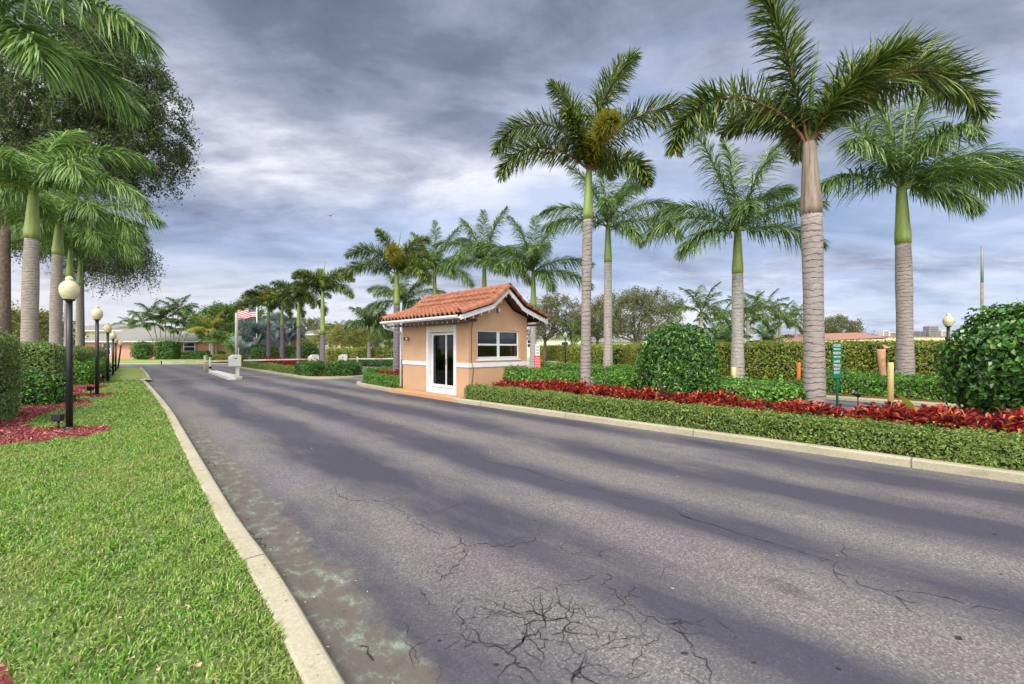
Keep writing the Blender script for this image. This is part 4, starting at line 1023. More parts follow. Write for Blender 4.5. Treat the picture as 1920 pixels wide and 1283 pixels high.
# icicle light string under the eaves
b = MB(); zl = 2.37
def drops(A, B_, n):
    A, B_ = np.array(A, float), np.array(B_, float)
    for i in range(n):
        p = A+(B_-A)*(i+.5)/n+np.array([0, 0, random.uniform(-.01, .01)]); b.tube([p, p-[0, 0, .05], p-[random.uniform(-.01, .01), 0, .09]], [.006, .009, .003], M['white'], 5)
    b.tube([A, B_], .003, M['white'], 4)
drops((-.60, Y0-.02, 2.40), (-.60, 4.1, 2.40), 17)
def gpt(i, off=-.14): return (prof[i][0], Y0-.04, prof[i][1]+off)
drops(gpt(0), gpt(1), 4); drops(gpt(1), gpt(2), 3); drops(gpt(2), gpt(3), 3); drops(gpt(3), gpt(4), 4)
o = b.build('string_lights', None, C0, label='string of small white icicle lights hanging from the guardhouse eaves', cat='string lights'); o.rotation_euler = (0, 0, RA)
# chair inside
cl = Matrix.Rotation(RA, 4, 'Z')@Vector((.62, 1.75, .13))
ch_ = empty('chair', (C0[0]+cl.x, C0[1]+cl.y, .13), RA+.4, 'brown wooden chair seen through the guardhouse door glass', 'chair')
b = MB(); b.box((0, 0, .45), (.42, .42, .04), M['chairwood']); b.build('seat', ch_, bevel=.01)
b = MB(); b.box((.19, 0, .78), (.025, .40, .08), M['chairwood']); b.box((.19, 0, .62), (.025, .36, .05), M['chairwood'])
for yy in (-.19, .19): b.box((.19, yy, .665), (.03, .03, .39), M['chairwood'])
b.build('backrest', ch_)
for sx in (-.18, .18):
    for sy in (-.18, .18): b = MB(); b.tube([(sx, sy, .43), (sx*1.1, sy*1.1, 0)], [.02, .015], M['chairwood'], 6); b.build('leg', ch_)
dk = Matrix.Rotation(RA, 4, 'Z')@Vector((1.7, .42, .13))
ds = empty('desk', (C0[0]+dk.x, C0[1]+dk.y, .13), RA, 'plain desk inside the guardhouse behind the window', 'desk')
b = MB(); b.box((0, 0, .74), (1.1, .5, .04), M['chairwood']); b.build('tabletop', ds)
for sx in (-.5, .5):
    for sy in (-.21, .21): b = MB(); b.box((sx, sy, .36), (.04, .04, .72), M['chairwood']); b.build('leg', ds)

# ================================================================= LAMPS
def lamp(loc, h, label, group, lean=0, spot=True, pole='black', sc=1):
    r = empty('street_lamp', loc, 0, label, 'street lamp', group); hp = h-.46*sc
    b = MB(); b.tube([(0, 0, -.05), (lean*.5, 0, hp*.5), (lean, 0, hp)], [.05*sc, .049*sc, .045*sc], M[pole], 14); b.lathe([(.0, 0), (.075*sc, 0), (.075*sc, .03), (.052*sc, .05)], M[pole], (0, 0, 0), 14, cap=False); b.build('pole', r)
    b = MB(); b.lathe([(.055*sc, 0), (.085*sc, .02*sc), (.085*sc, .045*sc), (.07*sc, .05*sc)], M[pole], (lean, 0, hp-.01), 14); b.build('collar', r)
    g = [(.07, .0), (.085, .03), (.118, .08), (.138, .15), (.142, .21), (.135, .26), (.112, .31), (.078, .345), (.056, .36), (.05, .375), (.06, .39), (.052, .42), (.03, .445), (.0, .46)]
    b = MB(); b.lathe([(x*sc, z*sc) for x, z in g], M['globe'], (lean, 0, hp), 24, cap=False); b.build('globe', r)
    return r
def uplight(loc, rz, label, group, s=1):
    r = empty('uplight', loc, rz, label, 'spotlight', group)
    b = MB(); b.tube([(0, 0, -.05), (0, 0, .17*s)], .018*s, M['black'], 6); b.build('stake', r)
    b = MB(); b.box((0, 0, .215*s), (.13*s, .1*s, .12*s), M['black']); b.box((0, -.055*s, .23*s), (.15*s, .02*s, .13*s), M['black']); b.build('housing', r, bevel=.008)
LG = 'globe street lamps along the left lawn'
ordn = [(130, 805, 517, 'nearest globe street lamp with black post, on the red mulch at left', 0), (182, 742, 573, 'second globe street lamp from the camera, thin black post', 0), (202, 716.3, 605, 'third globe street lamp from the camera, left of the pink house window', 0), (212, 703.5, 621, 'fourth globe street lamp from the camera', 0), (217, 695.5, 631, 'fifth globe street lamp, half hidden behind the others', 0), (221, 691.5, 637, 'farthest lamp of the left row, its post leaning right', .22)]
for px, yb, yt, lab, ln in ordn:
    p = P(px, yb, .1); h = Zat(yt, p[1])-.1; lamp(p, h, lab, LG, lean=ln)
    uplight(p+np.array([-.17, -.03, 0]), .2, 'small black spotlight on a stake left of the '+{130: 'nearest', 182: 'second', 202: 'third', 212: 'fourth', 217: 'fifth', 221: 'leaning farthest'}[px]+' lamp post', 'spotlights at the lamp posts')
p = Q(1778, 14.5, .05); lamp(p, Zat(587, 14.5)-.05, 'globe street lamp rising behind the large bush at right', 'globe lamps beyond the exit lane')
p = Q(1060, 31, .05); lamp(p, Zat(622, 31)-.05, 'globe street lamp right of the guardhouse on a dark post', 'globe lamps beyond the exit lane', sc=.95)
p = Q(1315, 24, .05); lamp(p, Zat(607, 24)-.05, 'globe street lamp peeking over the round bush', 'globe lamps beyond the exit lane')
p = Q(1409, 40, .0); lamp(p, Zat(616, 40), 'white globe lamp on a white post left of the coconut palms', 'globe lamps beyond the exit lane', pole='white')
p = Q(721.5, 40, .0); lamp(p, Zat(636, 40), 'small distant globe lamp left of the guardhouse', 'globe lamps beyond the exit lane', sc=.62)

# ================================================================= PALMS
DF = 'foxtail palms on the entrance islands'
def zc_(py, Y, base=.08): return Zat(py, Y)-base
# D, tallest at right
Y = 8.2; palm('palm_tree', Q(1527, Y, .08), zc_(402, Y), zc_(268, Y), .175, .165, 'fox', [(182, 58, 148, 3.4), (185, 76, 14, 3.2), (8, 68, 120, 4.6), (355, 60, 130, 3.9), (60, 55, 95, 2.8), (325, 66, 60, 2.0), (120, 66, 90, 2.4)], 'tallest palm with a dry brown crownshaft, trunk rising from the red plants', DF, shaft='shaftdry', lean=(-.1, 0), spear=1.9, rmat='rachisred', bulge=1.1)
Y = 11.6; palm('palm_tree', Q(1098, Y, .08), zc_(410, Y), zc_(320, Y), .135, .125, 'fox', [(178, 74, 150, 3.5), (188, 46, 125, 2.9), (160, 84, 40, 2.8), (15, 86, 45, 3.7), (280, 58, 105, 2.1, 'foxold'), (355, 66, 120, 4.0), (325, 22, 110, 2.0), (60, 60, 110, 2.6), (230, 75, 80, 1.8)], 'palm with a round yellow old frond, its trunk ringed with dark cord', DF, lean=(.09, 0), rmat='rachisred', bulge=1.1)
Y = 19; palm('palm_tree', Q(744, Y, .08), zc_(572, Y), zc_(514, Y), .16, .13, 'fox', [(180, 66, 110, 2.7), (185, 36, 95, 2.5), (160, 80, 40, 2.3), (40, 76, 70, 2.6), (350, 60, 130, 2.3), (280, 62, 115, 2.2, 'foxold'), (330, 30, 110, 2.3), (70, 60, 90, 2.3)], 'dark trunked foxtail palm standing against the left corner of the guardhouse', DF, trunk='trunkpurple', spear=1.9)
Y = 25.6; palm('palm_tree', Q(605, Y, .08), zc_(628, Y), zc_(546, Y), .16, .13, 'fox', [(180, 74, 120, 2.4), (178, 45, 100, 2.0), (5, 62, 100, 2.2), (350, 30, 100, 2.2), (40, 74, 70, 2.2), (220, 66, 90, 2.0), (120, 70, 70, 2.2), (300, 55, 110, 1.8)], 'foxtail palm with an upright spear leaf, nearest palm of the far island', DF, trunk='trunkpurple', spear=1.7)
for px, Y, g, tp, seed, lab in ((560, 28.6, 615, 566, 3, 'second palm of the far island, left of the one with the spear leaf'), (529, 31.2, 612, 572, 5, 'slim palm of the far island between the flagpole and its neighbours, orange tinged crown'), (503.5, 33.7, 605, 576, 8, 'leftmost palm of the far island, fronds arching toward the pale pole')):
    fr = auto_fronds(9, seed, 2.3); fr = [f if i != 3 or px != 529 else (250, 60, 110, 2.0, 'foxold') for i, f in enumerate(fr)]
    if px == 503.5: fr.append((180, 45, 110, 3.0)); fr.append((170, 66, 110, 2.8))
    palm('palm_tree', Q(px, Y, .08), zc_(g, Y), zc_(tp, Y), .13, .12, 'fox_far', fr, lab, DF, trunk='trunkpurple')
RG = 'royal palms beyond the exit lane'
Y = 13.9; palm('royal_palm', Q(1697, Y, .08), zc_(456, Y), zc_(352, Y), .235, .2, 'royal', [(2, 40, 75, 4.7), (15, 32, 60, 4.6), (14, 76, 24, 5.0), (350, 24, 60, 4.0), (265, 58, 110, 3.1), (182, 26, 70, 3.1), (165, 72, 50, 4.2), (200, 55, 90, 3.2), (90, 82, 30, 4.2), (310, -5, 60, 2.0), (30, 60, 60, 4.2)], 'royal palm at far right with a bulging green crownshaft and very wide fronds', RG, lean=(-.12, 0), spear=3.2, bulge=1.2)
Y = 17.6; palm('royal_palm', Q(1383, Y, .08), zc_(513, Y), zc_(432, Y), .245, .2, 'royal', [(178, 30, 80, 4.0), (170, 48, 85, 3.7), (165, 76, 22, 4.6), (20, 74, 36, 4.6), (8, 36, 40, 4.4), (345, 12, 60, 3.2), (190, 4, 60, 2.8), (100, 82, 16, 4.3), (250, 40, 80, 2.6), (15, 60, 60, 3.6)], 'royal palm with smooth pale trunk in front of the tall hedge, centre right', RG, trunk='trunkpale', bulge=1.15)
Y = 22.5; palm('royal_palm', Q(1140, Y, .08), zc_(492, Y), zc_(425, Y), .24, .19, 'royal', [(180, 44, 75, 3.7), (190, 22, 60, 3.5), (30, 72, 60, 5.2), (5, 46, 75, 4.2), (350, 20, 70, 3.8), (95, 82, 16, 4.6), (160, 74, 36, 4.3), (310, 0, 70, 2.4), (260, 50, 90, 2.8), (45, 66, 60, 4.8)], 'royal palm just right of the cord ringed trunk, farther back', RG, trunk='trunkpale', bulge=1.15)
for px, g, tp, seed, lab in ((1000, 577, 508, 11, 'royal palm rising behind the right slope of the guardhouse roof'), (908, 560, 490, 12, 'royal palm rising above the middle of the guardhouse roof'), (815, 570, 503, 13, 'royal palm rising above the left end of the guardhouse roof'), (757, 590, 566, 14, 'low royal palm crown behind the dark trunked palm at the guardhouse')):
    Y = YRow(px, 18.8); r_ = random.Random(seed)
    fr = [(178, 45, 70, 3.9), (192, 18, 55, 3.5), (160, 72, 35, 3.9), (5, 40, 65, 3.8), (350, 15, 60, 3.6), (22, 70, 35, 4.0), (90, 80, 15, 3.8), (270, 55, 90, 2.8), (310, 10, 70, 2.4), (230, 35, 80, 3.0), (60, 50, 50, 3.6), (125, 55, 60, 3.6)]
    fr = [(a+r_.uniform(-14, 14), e+r_.choice([-8, 0, 8]), bd+r_.choice([-10, 0, 10]), l) for a, e, bd, l in fr]
    palm('royal_palm', Q(px, Y, .05), zc_(g, Y), zc_(tp, Y), .22, .175, 'royal', fr, lab, RG, trunk='trunkpale', bulge=1.15)
Y = 40; palm('royal_palm', Q(692, Y, 0), Zat(640, Y), Zat(612, Y), .18, .15, 'royal_far', auto_fronds(10, 21, 2.6, 'royal'), 'left palm of the small far pair left of the guardhouse', 'small far palm pair', trunk='trunkpale')
Y = 41; palm('royal_palm', Q(706, Y, 0), Zat(640, Y), Zat(612, Y), .18, .15, 'royal_far', auto_fronds(9, 22, 2.4, 'royal'), 'right palm of the small far pair left of the guardhouse', 'small far palm pair', trunk='trunkpurple')
LR = 'royal palms behind the left hedge'
def Lfr(seed): return [(5, 30, 80, 3.7), (20, 62, 85, 3.8), (345, 45, 110, 3.2), (275, 55, 120, 3.0), (180, 40, 85, 3.4), (210, 60, 95, 3.2), (95, 78, 50, 3.6), (150, 62, 70, 3.4)]
Y = 14.6; palm('royal_palm', Q(55, Y, .08), zc_(447, Y), zc_(358, Y), .235, .185, 'royal', Lfr(1), 'nearest palm on the left, thick grey trunk with yellow green crownshaft', LR, mat='royalleft', trunk='trunkleft', lean=(.14, 0), bulge=1.1)
Y = 18.5; palm('royal_palm', Q(104, Y, .08), zc_(477, Y), zc_(420, Y), .225, .18, 'royal', [(0, 25, 80, 3.8), (12, 40, 85, 4.2)]+Lfr(2)[2:], 'second left palm, golden crownshaft, left of the nearest lamp globe', LR, mat='royalleft', trunk='trunkleft', lean=(.15, 0), bulge=1.1)
Y = 23; palm('royal_palm', Q(127, Y, .08), zc_(520, Y), zc_(465, Y), .18, .14, 'royal', Lfr(3)[:9], 'slim palm mostly hidden behind the nearest lamp post', LR, mat='royalleft', trunk='trunkleft', lean=(.15, 0))
Y = 27; palm('royal_palm', Q(148, Y, .08), zc_(534, Y), zc_(484, Y), .19, .14, 'royal', Lfr(4)[:9], 'farthest palm of the left row, green shaft right of the nearest lamp globe', LR, mat='royalleft', trunk='trunkleft', lean=(.1, 0))
Y = 8.6; palm('royal_palm', (-10.6, Y, .08), 6.3, 7.7, .24, .2, 'royal', [(6, 44, 100, 3.6), (345, 8, 80, 2.6), (50, 25, 90, 2.8), (320, 50, 110, 2.6)], 'palm outside the left edge, its long fronds hanging into the top left corner', LR, mat='royalleft', trunk='trunkleft')
# far palms at right
CG2 = 'coconut palms behind the tall hedge'
for px, Y, tp, seed, lab, L_ in ((1315, 36, 588, 31, 'lone coconut palm above the round bush', 3.0), (1402, 40, 596, 32, 'coconut palm just right of the pale smooth royal trunk', 2.8), (1432, 43, 590, 33, 'coconut palm in the middle of the far group', 3.0), (1352, 46, 606, 35, 'low coconut palm left of the pale smooth royal trunk', 2.8), (1462, 46, 606, 36, 'coconut palm at the right of the far group, left of the brown roof', 2.8), (1493, 60, 600, 37, 'small distant palm over the left end of the brown roof', 3.0), (1075, 44, 632, 38, 'low far palm behind the lamp right of the guardhouse', 2.2)):
    palm('coconut_palm', Q(px, Y, 0), Zat(tp+6, Y), Zat(tp, Y), .16, .13, 'coco', auto_fronds(12, seed, L_, 'royal'), lab, CG2, mat='coco', trunk='trunkpale')
for px, Y, lab in ((1365, 30, 'dark arching small palm left of the pale smooth royal trunk'), (1440, 30, 'small dark arching palm just above the tall hedge'), (1352, 28, 'small dark palm touching the right side of the round bush')):
    palm('small_palm', Q(px, Y, 0), Zat(652, Y), Zat(646, Y), .1, .09, 'coco', auto_fronds(10, px, 1.7, 'royal'), lab, 'small arching palms over the tall hedge', mat='royal', trunk='trunkpale')
# areca clump by the pink house
AG = 'slender clump palms in the box shrub'
for i, (px, py, bx_) in enumerate(((284, 592, 296), (300, 612, 302), (311, 598, 309), (326, 588, 316), (338, 582, 322), (348, 606, 328), (268, 606, 292), (355, 622, 334))):
    Y = 62; z = Zat(py, Y); X = (px-960)/F*Y; Xb = (bx_-960)/F*Y
    palm('clump_palm', (Xb, Y, 0), z-.7, z, .08, .06, 'coco', auto_fronds(10, 50+i, 2.7, 'royal'), ['slender palm stem leaning far left in the clump', 'short slender stem second from the left of the clump', 'slender stem in the left middle of the clump', 'tall slender stem left of the clump top', 'tallest slender stem at the top of the clump', 'slender stem right of the tallest in the clump', 'leftmost low stem of the slender clump', 'rightmost low stem leaning out of the clump'][i], AG, mat='royal', trunk='trunkpale', lean=(X-Xb, 0))
palm('small_palm', Q(243, 90, 0), Zat(612, 90), Zat(612, 90)+.2, .2, .15, 'coco', auto_fronds(9, 77, 3, 'royal'), 'small distant palm over the grey two storey roof', 'distant palms', mat='coco')
palm('yellow_palm', Q(398, 58, 0), Zat(625, 58), Zat(622, 58), .16, .12, 'coco', auto_fronds(13, 81, 3.4, 'royal'), 'yellowish feathery palm right of the pink house', 'palms right of the pink house', mat='yellowpalm')
palm('small_palm', Q(406, 50, 0), Zat(642, 50), Zat(638, 50), .13, .1, 'coco', auto_fronds(12, 82, 1.8, 'royal'), 'small dark date palm right of the pink house', 'palms right of the pink house', mat='royal', trunk='bark')
palm('small_palm', Q(640, 62, 0), Zat(632, 62), Zat(628, 62), .15, .12, 'coco', auto_fronds(11, 83, 2.6, 'royal'), 'far palm with red trunk right of the spear leaf palm', 'distant palms', mat='coco', trunk='redk')
# silver fan palms
def fan_palm(loc, h, r_, n, seed, label):
    g = np.random.default_rng(seed); root = empty('silver_fan_palm', loc, 0, label, 'palm tree', 'silver fan palms behind the flag')
    b = MB(); b.tube([(0, 0, 0), (0, 0, h*.5), (0, 0, h)], [.28, .25, .22], M['bark'], 9); b.build('trunk', root)
    V = []; Fq = []; o = 0
    for k in range(n):
        az = g.uniform(0, 2*PI); e = g.uniform(-1.0, 1.35); D = np.array([math.cos(az)*math.cos(e), math.sin(az)*math.cos(e), math.sin(e)]); hub = np.array([0, 0, h])+D*r_*g.uniform(.25, .6)
        S = norm(np.cross(D, g.normal(0, 1, 3))); U = np.cross(S, D)
        for j in range(26):
            a = -1.9+3.8*j/25; d = D*math.cos(a)+S*math.sin(a); d = d+U*.12*math.cos(a*2); ln = r_*.45*(1-.12*abs(a)); w = .05
            sd = norm(np.cross(d, U)); m = hub+d*ln*.6; t = hub+d*ln-np.array([0, 0, ln*.15])
            V += [hub, m+sd*w, t, m-sd*w]; Fq.append([o, o+1, o+2, o+3]); o += 4
        bb_ = [np.array([0, 0, h]), hub]
    meshobj('crown', fastmesh('crown', [(np.array(V), np.array(Fq), 0)], [M['silver']]), root)
fan_palm(Q(480, 44, 0), 2.6, 2.6, 44, 1, 'silvery blue fan palm behind the flagpole')
fan_palm(Q(512, 47, 0), 3.4, 2.7, 46, 2, 'silvery fan palm in the middle, behind the palms of the far island')
fan_palm(Q(541, 42, 0), 3.3, 2.0, 38, 3, 'silvery fan palm rightmost, behind the slim palms')

# ================================================================= TREES
tree('oak_tree', Q(5, 21.5, .05), (2.9, 1.5, 13.8, 4.1, 4, 5.1), .14, 620, 150, 'olive', 'large dark oak whose drooping crown fills the top left behind the palms', .3, bark='bark', hang=.45, clump=.40, seed=4, limbs=16, fork=.1)
tree('oak_tree', Q(-40, 25, .05), (.5, 1, 9.5, 4.5, 4, 3.2), .12, 260, 120, 'olive', 'second oak trunk at the left edge behind the hedge', .24, bark='bark', seed=9, limbs=9, hang=.3)
tree('oak_tree', Q(152, 34, .05), (2.0, .5, 9.2, 2.9, 3, 2.5), .16, 190, 100, 'olive', 'lower drooping oak foliage behind the nearest lamp globe', .2, bark='bark', seed=19, limbs=9, hang=.8, clump=.5)
tree('oak_tree', Q(1022, 48, 0), (1.2, 0, 4.6, 4.4, 3, 2.7), .2, 150, 70, 'oakfar', 'forked open grey oak right of the guardhouse', .2, bark='bark', seed=5, limbs=12, fork=.15)
tree('oak_tree', Q(1193, 46, 0), (.0, 0, 4.7, 5.3, 3.5, 2.9), .2, 230, 75, 'oakfar', 'broad open oak behind the round bush', .26, bark='barkgrey', seed=6, limbs=16, fork=.1)
tree('oak_tree', Q(1120, 52, 0), (.0, 0, 4.6, 2.8, 2.5, 2.4), .2, 100, 75, 'oakfar', 'thin oak between the two middle palm trunks', .18, bark='barkgrey', seed=16, limbs=9, fork=.1)
tree('round_tree', Q(1575, 90, 0), (0, 0, 5.6, 4.0, 3, 2.2), .3, 120, 60, 'oakfar', 'small round tree above the brown roof', .25, seed=7, limbs=8)
tree('leafy_tree', Q(437, 62, 0), (0, 0, 4.6, 5.3, 4, 2.9), .28, 230, 85, 'treegreen', 'big domed green tree left of the flag', .3, seed=8, limbs=9)
tree('leafy_tree', Q(384, 75, 0), (0, 0, 4.0, 3.5, 3, 2.3), .28, 90, 70, 'treegreen', 'green tree between the slender palms and the yellow palm', .2, seed=18)
tree('small_tree', Q(458, 47, 0), (0, 0, 1.9, 1.6, 1.3, 1.2), .16, 60, 80, 'bushlow', 'bright green bushy small tree behind the barrier machine', .1, seed=10, limbs=5, clump=.3)
tree('yellow_tree', Q(655, 58, 0), (0, 0, 2.9, 2.9, 2, 1.6), .2, 90, 85, 'yelltree', 'yellowish spreading tree between the far palm pair and the spear leaf palm', .12, seed=11, limbs=6)
tree('yellow_tree', Q(620, 66, 0), (0, 0, 3.0, 3.0, 2, 1.9), .2, 80, 80, 'yelltree', 'yellow green shrubby tree behind the spear leaf palm', .12, seed=12, limbs=6)
tree('leafy_tree', Q(548, 52, 0), (0, 0, 1.9, 1.8, 1.3, 1.3), .18, 60, 70, 'yelltree', 'small olive tree behind the clipped round shrubs', .1, seed=13, limbs=5)
tree('leafy_tree', Q(577, 95, 0), (0, 0, 6.0, 4.0, 3, 1.8), .3, 70, 60, 'oakfar', 'distant tree top above the beige building', .25, seed=14, limbs=6)
tree('leafy_tree', Q(700, 70, 0), (0, 0, 2.5, 3.5, 2, 1.7), .22, 80, 80, 'treegreen', 'dark green tree behind the small far palms', .12, seed=15, limbs=6)
tree('leafy_tree', Q(90, 42, 0), (0, 0, 2.6, 2.4, 2, 2.0), .2, 80, 80, 'treegreen', 'green tree glimpsed between the two left palm trunks', .12, seed=25, limbs=6)
tree('leafy_tree', Q(30, 34, 0), (0, 0, 2.6, 2.4, 2, 1.8), .2, 80, 80, 'yelltree', 'yellow green tree left of the nearest palm trunk', .12, seed=26, limbs=6)
for i, (x, y, rx, rz, m_) in enumerate(((-95, 110, 9, 5.5, 'treegreen'), (95, 120, 12, 4.2, 'oakfar'), (-60, 130, 12, 5.5, 'oakfar'), (-14, 120, 10, 4.0, 'treegreen'), (18, 110, 9, 3.9, 'oakfar'), (44, 120, 9, 4.0, 'oakfar'))):
    tree('leafy_tree', (x, y, 0), (0, 0, rz*.6, rx, 4, rz*.55), .4, 120, 60, m_, ['distant tree far left beyond the hedge', 'distant tree line tree far right', 'distant pale tree behind the pink house', 'distant green tree behind the guardhouse', 'distant tree behind the broad open oak', 'distant tree behind the coconut palms'][i], .3, seed=30+i, limbs=5, clump=.8)

# ================================================================= FAR BUILDINGS
def hip(b, x0, x1, y0, y1, ze, zr, mat, ov=.8, ridge=None):
    x0 -= ov; x1 += ov; y0 -= ov; y1 += ov; d = (y1-y0)/2; ra, rb = (ridge if ridge else (x0+d, x1-d)); ym = (y0+y1)/2
    v = [(x0, y0, ze), (x1, y0, ze), (x1, y1, ze), (x0, y1, ze), (ra, ym, zr), (rb, ym, zr)]
    b.add(v, [(0, 1, 5, 4), (1, 2, 5), (2, 3, 4, 5), (3, 0, 4), (3, 2, 1, 0)], mat)
def win(par, x, y, z0, w, h, frame=.09, pane='glassdark', mull=True):
    b = MB(); b.bx((x, y-.05, z0), (x+w, y-.001, z0+frame), M['white']); b.bx((x, y-.05, z0+h-frame), (x+w, y-.001, z0+h), M['white']); b.bx((x, y-.05, z0+frame), (x+frame, y-.001, z0+h-frame), M['white']); b.bx((x+w-frame, y-.05, z0+frame), (x+w, y-.001, z0+h-frame), M['white'])
    if mull: b.bx((x+frame, y-.05, z0+h/2-.05), (x+w-frame, y-.001, z0+h/2+.05), M['white'])
    w_ = b.build('window', par); b = MB(); b.bx((x+frame, y-.03, z0+frame), (x+w-frame, y-.002, z0+h-frame), M[pane]); b.build('pane', w_)
ph = empty('house', (0, 0, 0), 0, 'long single storey pink house with a grey hip roof beyond the cross street', 'house')
Yh = 65; x0, x1 = (140-960)/F*Yh, (393-960)/F*Yh
b = MB(); b.bx((x0, Yh, -.05), (x1, Yh+9, 2.5), M['pink']); b.build('wall', ph)
b = MB(); hip(b, x0, x1, Yh, Yh+9, 2.52, 4.6, M['roofgrey']); b.build('roof', ph)
b = MB(); b.bx((x0-.8, Yh-.85, 2.40), (x1+.8, Yh-.8, 2.56), M['white']); b.build('fascia', ph)
for px in (250, 394): b = MB(); X = (px-960)/F*Yh; b.bx((X-.12, Yh-.12, 0), (X+.12, Yh-.001, 2.4), M['white']); b.build('downpipe', ph)
win(ph, (193-960)/F*Yh, Yh, .5, 1.2, 1.85); win(ph, (344-960)/F*Yh, Yh, 1.05, 1.75, 1.35)
for px in (338, 366): b = MB(); X = (px-960)/F*Yh; b.bx((X, Yh-.06, .95), (X+.4, Yh-.001, 2.42), M['acgrey']); b.build('shutter', ph)
bush('round_shrub', Q(267, 60, 0), (1.15, 1.0, 1.16), .16, 230, 'bush', 'round clipped shrub in front of the pink house wall', None, p=3.2)
hedge('box_shrub', [Q(297, 61), Q(333, 61)], 1.6, 2.35, 0, .18, 170, 'bush', 'square clipped shrub under the slender palms', cat='shrub', rnd=.3, amp=.1)
hedge('low_hedge', [Q(345, 62), Q(420, 62)], 1.0, 1.0, 0, .15, 200, 'bush', 'dark low hedge under the pink house window', HG)
th = empty('apartment_building', (0, 0, 0), 0, 'cream two storey building with a wide grey roof behind the pink house', 'building')
Yb = 88; x0, x1 = (100-960)/F*Yb, (278-960)/F*Yb
b = MB(); b.bx((x0, Yb, 0), (x1, Yb+10, 5.0), M['cream']); b.build('wall', th)
b = MB(); hip(b, x0, x1, Yb, Yb+10, 5.0, 6.6, M['roofgrey'], 1.0); b.build('roof', th)
b = MB(); b.bx((x0-1, Yb-1.05, 4.86), (x1+1, Yb-1.0, 5.05), M['white']); b.build('fascia', th)
win(th, (188-960)/F*Yb, Yb, 3.1, .9, 1.2); win(th, (232-960)/F*Yb, Yb, 3.1, .8, 1.2)
b2 = empty('apartment_building', (0, 0, 0), 0, 'beige two storey building with flat pale roof behind the clipped round shrubs', 'building')
Yb = 85; x0, x1 = (548-960)/F*Yb, (745-960)/F*Yb
b = MB(); b.bx((x0, Yb, 0), (x1, Yb+10, 4.1), M['cream']); b.build('wall', b2)
b = MB(); hip(b, x0, x1, Yb, Yb+10, 4.2, 5.6, M['roofgrey'], 1.0); b.bx((x0-1, Yb-1.05, 4.0), (x1+1, Yb-1.0, 4.22), M['white']); b.build('roof', b2)
for px in (566, 590, 640, 690): win(b2, (px-960)/F*Yb, Yb, 2.0, 1.5, 1.4)
b3 = empty('house', (0, 0, 0), 0, 'white low building glimpsed between the pink house and the far island', 'building')
Yb = 76; x0, x1 = (412-960)/F*Yb, (560-960)/F*Yb
b = MB(); b.bx((x0, Yb, 0), (x1, Yb+8, 2.4), plain('white_wall', (.6, .6, .62), .9)); b.build('wall', b3)
b = MB(); hip(b, x0, x1, Yb, Yb+8, 2.42, 3.6, M['roofgrey'], .6); b.build('roof', b3)
b4 = empty('apartment_building', (0, 0, 0), 0, 'pale green wall of a low building behind the forked oak', 'building')
Yb = 72; x0, x1 = (985-960)/F*Yb, (1100-960)/F*Yb
b = MB(); b.bx((x0, Yb, 0), (x1, Yb+8, 3.1), M['palegreen']); b.build('wall', b4)
b = MB(); b.bx((x0-.4, Yb-.4, 3.1), (x1+.4, Yb+8.4, 3.3), M['roofgrey']); b.build('roof', b4)
win(b4, (988-960)/F*Yb, Yb, 1.6, 1.6, 1.3); win(b4, (1052-960)/F*Yb, Yb, 1.3, 1.2, 1.3)
b5 = empty('building', (0, 0, 0), 0, 'long low cream building with brown roof edge and rooftop units behind the tall hedge', 'building')
Yb = 58; x0, x1 = (1462-960)/F*Yb, (1880-960)/F*Yb; xm = (1652-960)/F*Yb
b = MB(); b.bx((x0, Yb, 0), (x1, Yb+16, 2.24), M['cream']); b.build('wall', b5)
b = MB(); v = [(x0-.5, Yb-.5, 2.35), (xm+1, Yb-.5, 2.95), (xm+1, Yb+6, 3.6), (x0+1.8, Yb+6, 3.6)]
b.add([(x0-.5, Yb-.5, 2.3), (xm+.5, Yb-.5, 2.9), (xm-.8, Yb+3, 3.7), (x0+1.8, Yb+3, 3.4), (x0-.5, Yb+8, 2.3), (xm+.5, Yb+8, 2.9)], [(0, 1, 2, 3), (3, 2, 5, 4), (0, 3, 4), (1, 5, 2), (0, 4, 5, 1)], M['roofbrown'])
b.bx((xm+.6, Yb-.4, 2.90), (x1+.4, Yb+16.4, 3.06), M['roofbrown']); b.build('roof', b5)
b = MB(); b.prism([(x0+.3, 2.25), (x1+.4, 2.25), (x1+.4, 2.895), (xm+.6, 2.895), (xm, 2.75), (x0+.3, 2.3)], Yb-.42, Yb-.505+.002, M['cream'], 'y'); b.build('fascia', b5)
ACG = 'units on the flat roof'
for px, w, h, z, m_, lab in ((1656, .8, .8, 2.8, 'offwhite', 'small pale rooftop unit left of the right royal trunk'), (1671, 1.4, .6, 2.8, 'offwhite', 'long low pale rooftop duct left of the right royal trunk'), (1724, .8, .75, 2.8, 'acgrey', 'small dark rooftop unit right of the royal trunk'), (1745, 1.3, 1.45, 2.95, 'acgrey', 'largest dark square rooftop unit'), (1766, 1.0, .85, 2.8, 'offwhite', 'pale rooftop unit beside the lamp globe')):
    X = (px-960)/F*62; r_ = empty('rooftop_unit', (X, 62, 3.06), 0, lab, 'rooftop unit', ACG)
    b = MB(); b.box((0, 0, h/2+.12), (w, 1, h), M[m_]); b.build('housing', r_, bevel=.03)
    b = MB()
    for sx in (-w*.4, w*.4): b.box((sx, 0, .06), (.08, .9, .12), M['acgrey'])
    b.build('foot', r_)
    b = MB()
    for q in range(5): b.box((0, -.52, .12+h*(.15+.17*q)), (w*.8, .03, .04), M['black'])
    b.build('grille', r_)
b6 = empty('house', (0, 0, 0), 0, 'distant pale house front behind the broad oak trunk', 'house')
Yb = 80; x0, x1 = (1108-960)/F*Yb, (1250-960)/F*Yb
